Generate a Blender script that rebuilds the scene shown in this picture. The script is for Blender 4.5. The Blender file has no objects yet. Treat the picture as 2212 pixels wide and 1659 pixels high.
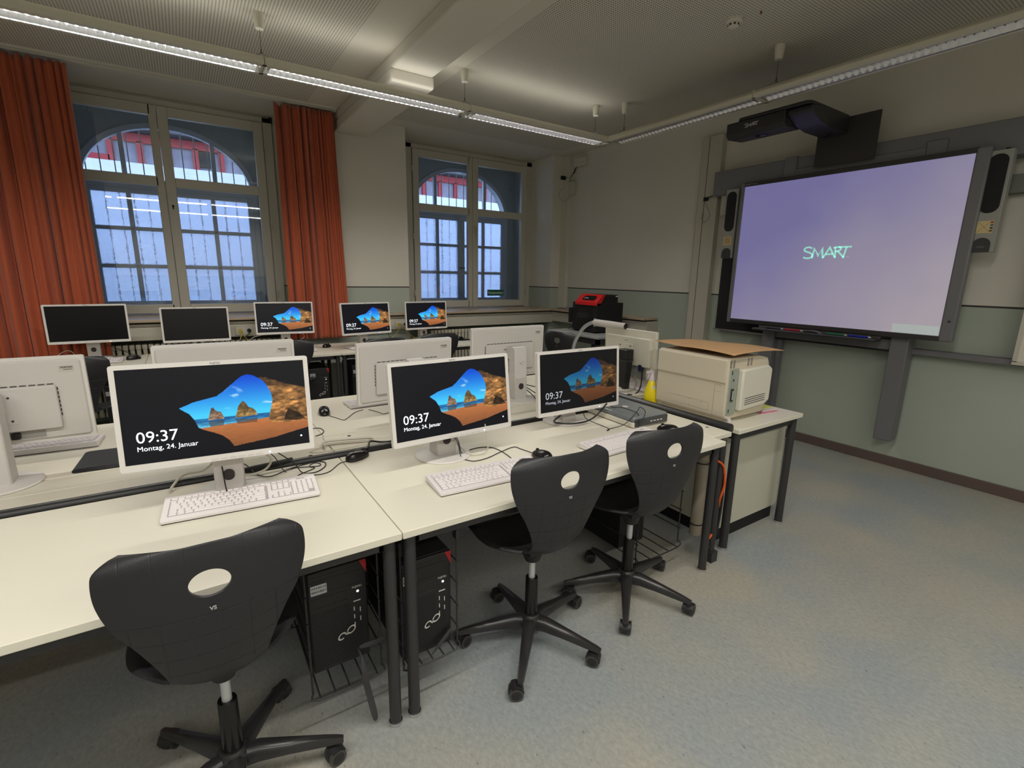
import bpy, bmesh, math, random
from mathutils import Vector, Matrix
import numpy as np
random.seed(7); rng = np.random.default_rng(7)
D = bpy.data; SC = bpy.context.scene; COL = SC.collection
PI = math.pi

# ------------------------------------------------------------------ camera
cam_d = D.cameras.new('camera'); cam = D.objects.new('camera', cam_d); COL.objects.link(cam)
cr = Vector((0.83466738, -0.55048839, 0.01711386)); cu = Vector((0.10501527, 0.18957702, 0.97623376)); cf = Vector((0.54064975, 0.81303326, -0.21604344))
m = Matrix.Identity(4)
for i in range(3):
    m[i][0] = cr[i]; m[i][1] = cu[i]; m[i][2] = -cf[i]
m.translation = Vector((0, 0, 1.5)); cam.matrix_world = m
cam_d.sensor_width = 36; cam_d.lens = 1054.64 / 2212 * 36; cam_d.clip_start = 0.02; cam_d.clip_end = 200
SC.camera = cam

# ------------------------------------------------------------------ world, view
w = D.worlds.new('daylight'); SC.world = w; w.use_nodes = True
bg = w.node_tree.nodes['Background']; bg.inputs[0].default_value = (0.74, 0.86, 1.0, 1); bg.inputs[1].default_value = 4.2
vs = SC.view_settings; vs.view_transform = 'Standard'; vs.look = 'None'; vs.gamma = 1.0; vs.use_curve_mapping = False
vs.exposure = 0.0
SC.cycles.use_denoising = True
SC.cycles.max_bounces = 8; SC.cycles.diffuse_bounces = 5; SC.cycles.glossy_bounces = 4; SC.cycles.transmission_bounces = 8; SC.cycles.transparent_max_bounces = 12
SC.cycles.caustics_reflective = False; SC.cycles.caustics_refractive = False; SC.cycles.sample_clamp_indirect = 4.0
LAMP_W = 24.0; REAR_W = 21.0; BACK_FILL_W = 20.0; UP_W = 1.4

def area(name, loc, sx, sy, energy, color, rot=(0, 0, 0), spread=PI):
    l = D.lights.new(name, 'AREA'); l.shape = 'RECTANGLE'; l.size = sx; l.size_y = sy; l.energy = energy; l.color = color; l.spread = spread
    o = D.objects.new(name, l); COL.objects.link(o); o.location = loc; o.rotation_euler = rot
    return o
WARM = (1.0, 0.965, 0.90)
# tubes of the lit rows (the row by the windows, and the row over the photographer)
LIT = [(-1.715, 4.04), (-0.165, 4.04), (1.385, 4.04), (2.975, 4.04)]
REAR = [(-1.7, 0.5), (-0.15, 0.5), (1.4, 0.5)]
BACK = [(-1.6, -1.7), (-0.05, -1.7), (1.5, -1.7), (3.05, -1.7)]  # added unseen row behind the camera, fill for walls and ceiling
for (x, y) in LIT:
    area('lamp_or_fill_light', (x, y, 2.868), 1.46, 0.075, LAMP_W, WARM)
for (x, y) in REAR:
    area('lamp_or_fill_light', (x, y, 2.838), 1.46, 0.10, REAR_W, WARM)
for (x, y) in BACK:
    area('lamp_or_fill_light', (x, y, 2.838), 1.46, 0.10, BACK_FILL_W, WARM)
for (x, y) in LIT + REAR + BACK:               # added up-lights above the rows, put in to brighten the ceiling
    area('ceiling_fill_light', (x, y, 2.905), 1.46, 0.12, UP_W, WARM, rot=(PI, 0, 0))

# ------------------------------------------------------------------ materials
def lin(c):
    return tuple(((v / 255) / 12.92 if v / 255 <= 0.04045 else ((v / 255 + 0.055) / 1.055) ** 2.4) for v in c)
MATS = {}
def mat(name, rgb, rough=0.5, metal=0.0, spec=0.5, noise=None, bump=None, emit=None, estr=1.0, coat=0.0):
    if name in MATS: return MATS[name]
    mt = D.materials.new(name); mt.use_nodes = True; nt = mt.node_tree; b = nt.nodes['Principled BSDF']
    c = lin(rgb) + (1,)
    b.inputs['Base Color'].default_value = c; b.inputs['Roughness'].default_value = rough; b.inputs['Metallic'].default_value = metal
    b.inputs['Specular IOR Level'].default_value = spec; b.inputs['Coat Weight'].default_value = coat
    if noise:
        sc, amt = noise
        tc = nt.nodes.new('ShaderNodeTexCoord'); n = nt.nodes.new('ShaderNodeTexNoise'); n.inputs['Scale'].default_value = sc; n.inputs['Detail'].default_value = 4
        mx = nt.nodes.new('ShaderNodeMix'); mx.data_type = 'RGBA'
        mx.inputs['A'].default_value = tuple(v * (1 - amt) for v in c[:3]) + (1,); mx.inputs['B'].default_value = tuple(min(1, v * (1 + amt)) for v in c[:3]) + (1,)
        nt.links.new(tc.outputs['Object'], n.inputs['Vector']); nt.links.new(n.outputs['Fac'], mx.inputs['Factor']); nt.links.new(mx.outputs['Result'], b.inputs['Base Color'])
    if bump:
        sc, st = bump
        tc = nt.nodes.new('ShaderNodeTexCoord'); n = nt.nodes.new('ShaderNodeTexNoise'); n.inputs['Scale'].default_value = sc; n.inputs['Detail'].default_value = 3
        bp = nt.nodes.new('ShaderNodeBump'); bp.inputs['Strength'].default_value = st; bp.inputs['Distance'].default_value = 0.002
        nt.links.new(tc.outputs['Object'], n.inputs['Vector']); nt.links.new(n.outputs['Fac'], bp.inputs['Height']); nt.links.new(bp.outputs['Normal'], b.inputs['Normal'])
    if emit:
        b.inputs['Emission Color'].default_value = lin(emit) + (1,); b.inputs['Emission Strength'].default_value = estr
    MATS[name] = mt; return mt
def N(nt, typ, **kw):
    n = nt.nodes.new(typ)
    for k, v in kw.items():
        setattr(n, k, v)
    return n
def math_node(nt, op, a, b=None, c=None):
    n = nt.nodes.new('ShaderNodeMath'); n.operation = op
    for i, v in enumerate((a, b, c)):
        if v is None: continue
        if isinstance(v, (int, float)): n.inputs[i].default_value = v
        else: nt.links.new(v, n.inputs[i])
    return n.outputs[0]
def mixc(nt, f, a, b):
    n = nt.nodes.new('ShaderNodeMix'); n.data_type = 'RGBA'
    if isinstance(f, (int, float)): n.inputs['Factor'].default_value = f
    else: nt.links.new(f, n.inputs['Factor'])
    for k, v in (('A', a), ('B', b)):
        if isinstance(v, tuple): n.inputs[k].default_value = v if len(v) == 4 else v + (1,)
        else: nt.links.new(v, n.inputs[k])
    return n.outputs['Result']

def wall_material():
    mt = D.materials.new('painted_wall'); mt.use_nodes = True; nt = mt.node_tree; b = nt.nodes['Principled BSDF']; b.inputs['Roughness'].default_value = 0.75
    g = N(nt, 'ShaderNodeNewGeometry'); sp = N(nt, 'ShaderNodeSeparateXYZ'); nt.links.new(g.outputs['Position'], sp.inputs[0]); z = sp.outputs['Z']
    lo = math_node(nt, 'LESS_THAN', z, 1.335); line = math_node(nt, 'MULTIPLY', math_node(nt, 'GREATER_THAN', z, 1.335), math_node(nt, 'LESS_THAN', z, 1.349))
    n = N(nt, 'ShaderNodeTexNoise'); n.inputs['Scale'].default_value = 1.6; n.inputs['Detail'].default_value = 5; nt.links.new(g.outputs['Position'], n.inputs['Vector'])
    up = mixc(nt, n.outputs['Fac'], lin((206, 202, 190)), lin((220, 216, 205)))
    dn = mixc(nt, n.outputs['Fac'], lin((162, 170, 158)), lin((176, 183, 172)))
    c = mixc(nt, lo, up, dn); c = mixc(nt, line, c, lin((58, 57, 52)))
    nt.links.new(c, b.inputs['Base Color'])
    n2 = N(nt, 'ShaderNodeTexNoise'); n2.inputs['Scale'].default_value = 90; nt.links.new(g.outputs['Position'], n2.inputs['Vector'])
    bp = N(nt, 'ShaderNodeBump'); bp.inputs['Strength'].default_value = 0.12; bp.inputs['Distance'].default_value = 0.003; nt.links.new(n2.outputs['Fac'], bp.inputs['Height']); nt.links.new(bp.outputs[0], b.inputs['Normal'])
    return mt
def ceiling_material():
    mt = D.materials.new('perforated_ceiling'); mt.use_nodes = True; nt = mt.node_tree; b = nt.nodes['Principled BSDF']; b.inputs['Roughness'].default_value = 0.85
    g = N(nt, 'ShaderNodeNewGeometry'); sp = N(nt, 'ShaderNodeSeparateXYZ'); nt.links.new(g.outputs['Position'], sp.inputs[0]); x, y = sp.outputs['X'], sp.outputs['Y']
    p = 0.0195
    fx = math_node(nt, 'SUBTRACT', math_node(nt, 'FRACT', math_node(nt, 'DIVIDE', math_node(nt, 'ADD', x, 10), p)), 0.5)
    fy = math_node(nt, 'SUBTRACT', math_node(nt, 'FRACT', math_node(nt, 'DIVIDE', math_node(nt, 'ADD', y, 10), p)), 0.5)
    r = math_node(nt, 'SQRT', math_node(nt, 'ADD', math_node(nt, 'MULTIPLY', fx, fx), math_node(nt, 'MULTIPLY', fy, fy)))
    hole = math_node(nt, 'LESS_THAN', r, 0.24)
    a1 = math_node(nt, 'LESS_THAN', x, 1.23); a2 = math_node(nt, 'MULTIPLY', math_node(nt, 'GREATER_THAN', x, 2.125), math_node(nt, 'LESS_THAN', x, 4.5))
    a = math_node(nt, 'MULTIPLY', math_node(nt, 'ADD', a1, a2), math_node(nt, 'LESS_THAN', y, 5.68))
    hole = math_node(nt, 'MULTIPLY', hole, a)
    c = mixc(nt, hole, lin((206, 202, 188)), lin((92, 90, 80)))
    nt.links.new(c, b.inputs['Base Color']); return mt
def floor_material():
    mt = D.materials.new('marbled_linoleum'); mt.use_nodes = True; nt = mt.node_tree; b = nt.nodes['Principled BSDF']; b.inputs['Roughness'].default_value = 0.42; b.inputs['Specular IOR Level'].default_value = 0.35
    g = N(nt, 'ShaderNodeNewGeometry'); mp = N(nt, 'ShaderNodeMapping'); mp.inputs['Rotation'].default_value = (0, 0, math.radians(52)); mp.inputs['Scale'].default_value = (1.0, 0.62, 1)
    nt.links.new(g.outputs['Position'], mp.inputs['Vector'])
    def nz(sc, det, ro=0.6, src=mp.outputs[0]):
        n = N(nt, 'ShaderNodeTexNoise'); n.inputs['Scale'].default_value = sc; n.inputs['Detail'].default_value = det; n.inputs['Roughness'].default_value = ro; nt.links.new(src, n.inputs['Vector']); return n.outputs['Fac']
    big = nz(1.1, 3, 0.5, g.outputs['Position'])
    r1 = N(nt, 'ShaderNodeValToRGB'); r1.color_ramp.elements[0].position = 0.38; r1.color_ramp.elements[1].position = 0.62
    r1.color_ramp.elements[0].color = lin((150, 156, 158)) + (1,); r1.color_ramp.elements[1].color = lin((170, 166, 154)) + (1,)
    nt.links.new(big, r1.inputs[0])
    fine = nz(70, 6, 0.8)
    r2 = N(nt, 'ShaderNodeValToRGB'); r2.color_ramp.elements[0].position = 0.28; r2.color_ramp.elements[1].position = 0.72
    r2.color_ramp.elements[0].color = (0.68, 0.70, 0.72, 1); r2.color_ramp.elements[1].color = (1.2, 1.18, 1.15, 1)
    nt.links.new(fine, r2.inputs[0])
    mul = N(nt, 'ShaderNodeMix'); mul.data_type = 'RGBA'; mul.blend_type = 'MULTIPLY'; mul.inputs['Factor'].default_value = 0.85
    nt.links.new(r1.outputs[0], mul.inputs['A']); nt.links.new(r2.outputs[0], mul.inputs['B'])
    sp = nz(75, 2, 0.5)
    r3 = N(nt, 'ShaderNodeValToRGB'); r3.color_ramp.elements[0].position = 0.68; r3.color_ramp.elements[1].position = 0.76; r3.color_ramp.elements[0].color = (0, 0, 0, 1); r3.color_ramp.elements[1].color = (0.55, 0.55, 0.55, 1)
    nt.links.new(sp, r3.inputs[0])
    c = mixc(nt, r3.outputs[0], mul.outputs['Result'], lin((84, 88, 92)))
    nt.links.new(c, b.inputs['Base Color']); return mt
def glass_material(name, tint, frosted=False):
    mt = D.materials.new(name); mt.use_nodes = True; nt = mt.node_tree; nt.nodes.remove(nt.nodes['Principled BSDF']); out = nt.nodes['Material Output']
    tr = N(nt, 'ShaderNodeBsdfTransparent'); tr.inputs[0].default_value = tint + (1,)
    gl = N(nt, 'ShaderNodeBsdfGlossy'); gl.inputs['Roughness'].default_value = 0.02 if not frosted else 0.12
    mx = N(nt, 'ShaderNodeMixShader'); mx.inputs[0].default_value = 0.07
    nt.links.new(gl.outputs[0], mx.inputs[2])
    if frosted:
        g = N(nt, 'ShaderNodeNewGeometry'); n = N(nt, 'ShaderNodeTexVoronoi'); n.inputs['Scale'].default_value = 55; n.feature = 'SMOOTH_F1'
        nt.links.new(g.outputs['Position'], n.inputs['Vector'])
        bp = N(nt, 'ShaderNodeBump'); bp.inputs['Strength'].default_value = 0.9; bp.inputs['Distance'].default_value = 0.01; nt.links.new(n.outputs['Distance'], bp.inputs['Height'])
        rf = N(nt, 'ShaderNodeBsdfRefraction'); rf.inputs['IOR'].default_value = 1.12; rf.inputs['Roughness'].default_value = 0.2; rf.inputs[0].default_value = tint + (1,)
        tl = N(nt, 'ShaderNodeBsdfTranslucent'); tl.inputs[0].default_value = tint + (1,)
        nt.links.new(bp.outputs[0], rf.inputs['Normal']); nt.links.new(bp.outputs[0], gl.inputs['Normal']); nt.links.new(bp.outputs[0], tl.inputs['Normal'])
        m2 = N(nt, 'ShaderNodeMixShader'); m2.inputs[0].default_value = 0.25; nt.links.new(rf.outputs[0], m2.inputs[1]); nt.links.new(tl.outputs[0], m2.inputs[2])
        nt.links.new(m2.outputs[0], mx.inputs[1])
    else:
        nt.links.new(tr.outputs[0], mx.inputs[1])
    nt.links.new(mx.outputs[0], out.inputs[0]); return mt

M_WALL = wall_material(); M_CEIL = ceiling_material(); M_FLOOR = floor_material()
M_GLASS = glass_material('clear_window_glass', (0.93, 0.96, 1.0)); M_FROST = glass_material('frosted_window_glass', (0.78, 0.84, 0.97), True)
M_PLAST = mat('plaster_white', (206, 202, 190), 0.85)
M_FRAMEW = mat('window_paint', (196, 192, 180), 0.45)
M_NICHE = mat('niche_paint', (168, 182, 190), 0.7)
M_OUTFR = mat('outer_window_paint', (196, 206, 222), 0.5)
M_DESK = mat('desk_laminate', (226, 221, 205), 0.38, spec=0.35)
M_DESKEDGE = mat('desk_edge', (206, 201, 184), 0.5)
M_STEEL = mat('charcoal_steel', (52, 50, 51), 0.42, spec=0.4)
M_BLACK = mat('black_plastic', (24, 23, 25), 0.45, bump=(400, 0.15))
M_MATTE = mat('matt_black', (14, 14, 16), 0.7)
M_GLOSSB = mat('gloss_black', (22, 20, 20), 0.22)
M_CHROME = mat('chrome', (215, 215, 215), 0.18, metal=1.0)
M_MONW = mat('monitor_white', (222, 218, 214), 0.42)
M_MONB = mat('monitor_back_white', (206, 202, 198), 0.5)
M_SLOT = mat('slot_dark', (58, 52, 50), 0.8)
M_KEYW = mat('key_white', (232, 226, 226), 0.5)
M_KEYG = mat('key_gap_grey', (176, 166, 168), 0.6)
M_CABB = mat('black_cable', (20, 19, 21), 0.5)
M_CABW = mat('white_cable', (206, 202, 188), 0.5)
M_CABY = mat('yellow_cable', (196, 176, 60), 0.5)
M_CABO = mat('orange_cable', (226, 92, 22), 0.5)
M_LAMP = mat('lamp_white_metal', (208, 204, 188), 0.45)
M_REFL = mat('louvre_aluminium', (225, 225, 228), 0.22, metal=1.0)
M_TUBE = mat('tube_glow', (255, 255, 255), 0.5, emit=(255, 252, 245), estr=22)
M_TUBEOFF = mat('tube_unlit', (215, 215, 210), 0.4)
M_STICK = mat('sticker_white', (196, 192, 186), 0.6)
M_STICKINK = mat('sticker_ink', (62, 60, 58), 0.7)
M_LOGO = mat('logo_silver', (205, 202, 196), 0.35)
M_BEIGE = mat('beige_plastic', (204, 194, 174), 0.5)
M_BEIGE2 = mat('pale_plastic', (216, 212, 198), 0.5)
M_BOARDG = mat('board_grey_metal', (112, 111, 114), 0.45)
M_BOARDD = mat('board_dark_metal', (52, 49, 48), 0.45)
M_BASEB = mat('baseboard_brown', (94, 78, 74), 0.55)
M_TRUNK = mat('trunking_cream', (190, 186, 172), 0.5)
M_RUBBER = mat('rubber_black', (34, 33, 35), 0.42)

# ------------------------------------------------------------------ mesh helpers
class MB:
    def __init__(s): s.v = []; s.f = []; s.m = []
    def add(s, vs, fs, mi=0):
        o = len(s.v); s.v += [tuple(v) for v in vs]; s.f += [tuple(i + o for i in f) for f in fs]; s.m += [mi] * len(fs)
    def box(s, x0, x1, y0, y1, z0, z1, mi=0, M=None):
        vs = [Vector((x, y, z)) for z in (z0, z1) for y in (y0, y1) for x in (x0, x1)]
        if M is not None: vs = [M @ v for v in vs]
        s.add(vs, [(0, 2, 3, 1), (4, 5, 7, 6), (0, 1, 5, 4), (1, 3, 7, 5), (3, 2, 6, 7), (2, 0, 4, 6)], mi); return s
    def cyl(s, p0, p1, r0, r1=None, seg=16, mi=0, caps=True):
        r1 = r0 if r1 is None else r1; p0 = Vector(p0); p1 = Vector(p1); d = (p1 - p0).normalized()
        a = d.orthogonal().normalized(); b = d.cross(a); vs = []
        for p, r in ((p0, r0), (p1, r1)):
            for k in range(seg):
                t = 2 * PI * k / seg; vs.append(p + a * (r * math.cos(t)) + b * (r * math.sin(t)))
        fs = [(k, (k + 1) % seg, (k + 1) % seg + seg, k + seg) for k in range(seg)]
        if caps: fs += [tuple(range(seg - 1, -1, -1)), tuple(range(seg, 2 * seg))]
        s.add(vs, fs, mi); return s
    def tube(s, pts, r, seg=8, mi=0, smooth=4):
        P = [Vector(p) for p in pts]
        if smooth and len(P) > 2:
            Q = []
            for i in range(len(P) - 1):
                p0 = P[max(i - 1, 0)]; p1 = P[i]; p2 = P[i + 1]; p3 = P[min(i + 2, len(P) - 1)]
                for k in range(smooth):
                    t = k / smooth
                    Q.append(0.5 * ((2 * p1) + (-p0 + p2) * t + (2 * p0 - 5 * p1 + 4 * p2 - p3) * t * t + (-p0 + 3 * p1 - 3 * p2 + p3) * t ** 3))
            Q.append(P[-1]); P = Q
        n = len(P); vs = []; up = None
        for i, p in enumerate(P):
            d = (P[min(i + 1, n - 1)] - P[max(i - 1, 0)])
            d = d.normalized() if d.length > 1e-9 else Vector((1, 0, 0))
            if up is None: up = d.orthogonal().normalized()
            a = (up - d * up.dot(d)); a = a.normalized() if a.length > 1e-6 else d.orthogonal().normalized(); up = a; b = d.cross(a)
            rr = r[min(i // max(smooth, 1), len(r) - 1)] if isinstance(r, list) else r
            for k in range(seg):
                t = 2 * PI * k / seg; vs.append(p + a * (rr * math.cos(t)) + b * (rr * math.sin(t)))
        fs = [(i * seg + k, i * seg + (k + 1) % seg, (i + 1) * seg + (k + 1) % seg, (i + 1) * seg + k) for i in range(n - 1) for k in range(seg)]
        fs += [tuple(range(seg - 1, -1, -1)), tuple(range((n - 1) * seg, n * seg))]
        s.add(vs, fs, mi); return s
    def lathe(s, prof, c=(0, 0, 0), seg=32, mi=0):
        c = Vector(c); n = len(prof)
        vs = [c + Vector((r * math.cos(2 * PI * k / seg), r * math.sin(2 * PI * k / seg), z)) for r, z in prof for k in range(seg)]
        fs = [(i * seg + k, i * seg + (k + 1) % seg, (i + 1) * seg + (k + 1) % seg, (i + 1) * seg + k) for i in range(n - 1) for k in range(seg)]
        if prof[0][0] > 1e-6: fs.append(tuple(range(seg - 1, -1, -1)))
        if prof[-1][0] > 1e-6: fs.append(tuple(range((n - 1) * seg, n * seg)))
        s.add(vs, fs, mi); return s
    def prism(s, poly, axis, a, b, mi=0):
        def P(u, v, t):
            return {'x': (t, u, v), 'y': (u, t, v), 'z': (u, v, t)}[axis]
        n = len(poly); vs = [P(u, v, a) for u, v in poly] + [P(u, v, b) for u, v in poly]
        fs = [tuple(range(n - 1, -1, -1)), tuple(range(n, 2 * n))] + [(k, (k + 1) % n, (k + 1) % n + n, k + n) for k in range(n)]
        s.add(vs, fs, mi); return s
    def grid(s, fn, nu, nv, mi=0):
        vs = [fn(i / nu, j / nv) for j in range(nv + 1) for i in range(nu + 1)]
        s.add(vs, [(j * (nu + 1) + i, j * (nu + 1) + i + 1, (j + 1) * (nu + 1) + i + 1, (j + 1) * (nu + 1) + i) for j in range(nv) for i in range(nu)], mi); return s
    def mesh(s, name, mats, angle=35):
        me = D.meshes.new(name); me.from_pydata(s.v, [], s.f); mats = mats if isinstance(mats, (list, tuple)) else [mats]
        for mt in mats: me.materials.append(mt)
        if len(mats) > 1: me.polygons.foreach_set('material_index', s.m)
        bm = bmesh.new(); bm.from_mesh(me); bmesh.ops.recalc_face_normals(bm, faces=bm.faces); bm.to_mesh(me); bm.free()
        me.polygons.foreach_set('use_smooth', [True] * len(me.polygons)); me.set_sharp_from_angle(angle=math.radians(angle)); me.update()
        return me
    def build(s, name, mats, parent=None, loc=(0, 0, 0), rot=(0, 0, 0), bevel=0, seg=2, angle=35):
        o = D.objects.new(name, s.mesh(name, mats, angle)); COL.objects.link(o); o.parent = parent; o.location = loc; o.rotation_euler = rot
        if bevel:
            md = o.modifiers.new('edge', 'BEVEL'); md.width = bevel; md.segments = seg; md.limit_method = 'ANGLE'; md.angle_limit = math.radians(40); md.harden_normals = False
        return o
def tag(o, label, cat, group=None):
    o['label'] = label; o['category'] = cat
    if group: o['group'] = group
    return o
def thing(name, label, cat, loc=(0, 0, 0), rz=0, group=None):
    o = D.objects.new(name, None); COL.objects.link(o); o.location = loc; o.rotation_euler = (0, 0, rz); o.empty_display_size = 0.05
    return tag(o, label, cat, group)
def struct(o): o['kind'] = 'structure'; return o
def kids(o): return [c for c in D.objects if c.parent == o]
def dup(root, loc=None, rz=None, label=None, group=None, parent=None):
    r = root.copy(); COL.objects.link(r)
    if parent is not None: r.parent = parent
    if loc is not None: r.location = loc
    if rz is not None: r.rotation_euler = (root.rotation_euler[0], root.rotation_euler[1], rz)
    if label: r['label'] = label
    if group: r['group'] = group
    for ch in kids(root): dup(ch, parent=r)
    return r
def rrect(x0, x1, y0, y1, r, n=5):
    out = []
    for cx, cy, a0 in ((x1 - r, y0 + r, -90), (x1 - r, y1 - r, 0), (x0 + r, y1 - r, 90), (x0 + r, y0 + r, 180)):
        for k in range(n + 1):
            t = math.radians(a0 + 90 * k / n); out.append((cx + r * math.cos(t), cy + r * math.sin(t)))
    return out
def strokes(paths, wd, depth, place, mi=0, mb=None):
    """flat lettering strokes: paths in 2-D; place(u, v, d) -> 3-D"""
    mb = mb or MB()
    for path in paths:
        n = len(path)
        L = []; R = []
        for i, p in enumerate(path):
            p = Vector(p); a = Vector(path[max(i - 1, 0)]); b = Vector(path[min(i + 1, n - 1)])
            d = (b - a).normalized(); nn = Vector((-d.y, d.x))
            if 0 < i < n - 1:
                d1 = (p - a).normalized(); c = max(0.45, abs(d1.dot(d))); k = wd / 2 / c
            else: k = wd / 2
            L.append(p + nn * k); R.append(p - nn * k)
        vs = [place(q[0], q[1], dd) for dd in (0, depth) for q in L + R]
        m = 2 * n; fs = []
        for i in range(n - 1):
            fs += [(i, i + 1, n + i + 1, n + i), (m + i, m + n + i, m + n + i + 1, m + i + 1), (i, m + i, m + i + 1, i + 1), (n + i, n + i + 1, m + n + i + 1, m + n + i)]
        fs += [(0, n, m + n, m), (n - 1, m + n - 1, m + 2 * n - 1, 2 * n - 1)]
        mb.add(vs, fs, mi)
    return mb
def arc(cx, cy, rx, ry, a0, a1, n=14):
    return [(cx + rx * math.cos(math.radians(a0 + (a1 - a0) * k / n)), cy + ry * math.sin(math.radians(a0 + (a1 - a0) * k / n))) for k in range(n + 1)]
def text_mesh(txt, size, name, mt, depth=0.0004, bold=0.0, align='LEFT'):
    cu_ = D.curves.new(name, 'FONT'); cu_.body = txt; cu_.size = size; cu_.extrude = depth; cu_.offset = bold; cu_.align_x = align; cu_.resolution_u = 3
    tmp = D.objects.new('tmp_text', cu_); COL.objects.link(tmp); bpy.context.view_layer.update()
    me = D.meshes.new_from_object(tmp.evaluated_get(bpy.context.evaluated_depsgraph_get())); me.name = name
    D.objects.remove(tmp); D.curves.remove(cu_); me.materials.clear(); me.materials.append(mt)
    return me
def put(name, me, parent=None, loc=(0, 0, 0), rot=(0, 0, 0)):
    o = D.objects.new(name, me); COL.objects.link(o); o.parent = parent; o.location = loc; o.rotation_euler = rot; return o

# ------------------------------------------------------------------ room shell
XR, YF, YD, ZC = 4.8, 5.91, 6.48, 3.18
mb = MB(); mb.box(-4.2, 5.0, -3.2, 7.1, -0.1, 0); struct(mb.build('floor', M_FLOOR))
mb = MB(); mb.box(-4.2, 5.0, -3.2, 7.15, ZC, ZC + 0.12); struct(mb.build('ceiling', M_CEIL))
mb = MB(); mb.box(1.54, 1.90, -3.0, YF, 3.08, ZC + .01); mb.box(1.535, 1.905, 4.10, YF, 2.99, 3.09); struct(mb.build('ceiling_beam', M_PLAST, bevel=0.02, seg=3))
mb = MB(); mb.box(XR, XR + 0.2, -3.2, 7.1, 0, ZC); struct(mb.build('wall_right', M_WALL))
mb = MB(); mb.box(-4.2, -4.0, -3.2, 7.1, 0, ZC); struct(mb.build('wall_left', M_WALL))
mb = MB(); mb.box(-4.2, 5.0, -3.2, -3.0, 0, ZC); struct(mb.build('wall_rear', M_WALL))
mb = MB()
for x0, x1 in ((-4.1, -1.12), (1.02, 2.36), (4.58, 4.9)): mb.box(x0, x1, YF, 6.56, 0, ZC)
for x0, x1 in ((-1.12, 1.02), (2.36, 4.58)):
    mb.box(x0, x1, 6.2, 6.56, 0, 1.0)
    mb.box(x0, x1, 6.48, 6.56, 3.115, ZC)
for x0, x1 in ((-1.12, -0.98), (0.985, 1.02), (2.36, 2.60), (4.56, 4.58)): mb.box(x0, x1, 6.48, 6.56, 1.0, ZC)
struct(mb.build('wall_back', M_WALL))
mb = MB(); mb.box(XR - 0.058, XR + .01, 5.762, YF + .01, 1.04, ZC); struct(mb.build('trim_1', M_PLAST, bevel=0.004))
mb = MB(); mb.box(XR - 0.022, XR + .005, -3, 2.35, 0, 0.078); mb.box(XR - 0.022, XR + .005, 2.35, 5.9, 0, 0.078); struct(mb.build('baseboard_right', M_BASEB, bevel=0.004))
# vertical duct beside the board
mb = MB(); mb.box(XR - 0.02, XR + .01, 3.555, 3.60, 0.3, 2.95); mb.box(XR - 0.07, XR + .01, 3.32, 3.555, 0.3, 2.945); mb.box(XR - 0.074, XR - 0.069, 3.47, 3.474, 0.3, 2.945, 1)
struct(mb.build('trim_2', [M_TRUNK, M_SLOT], bevel=0.003))

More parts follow.
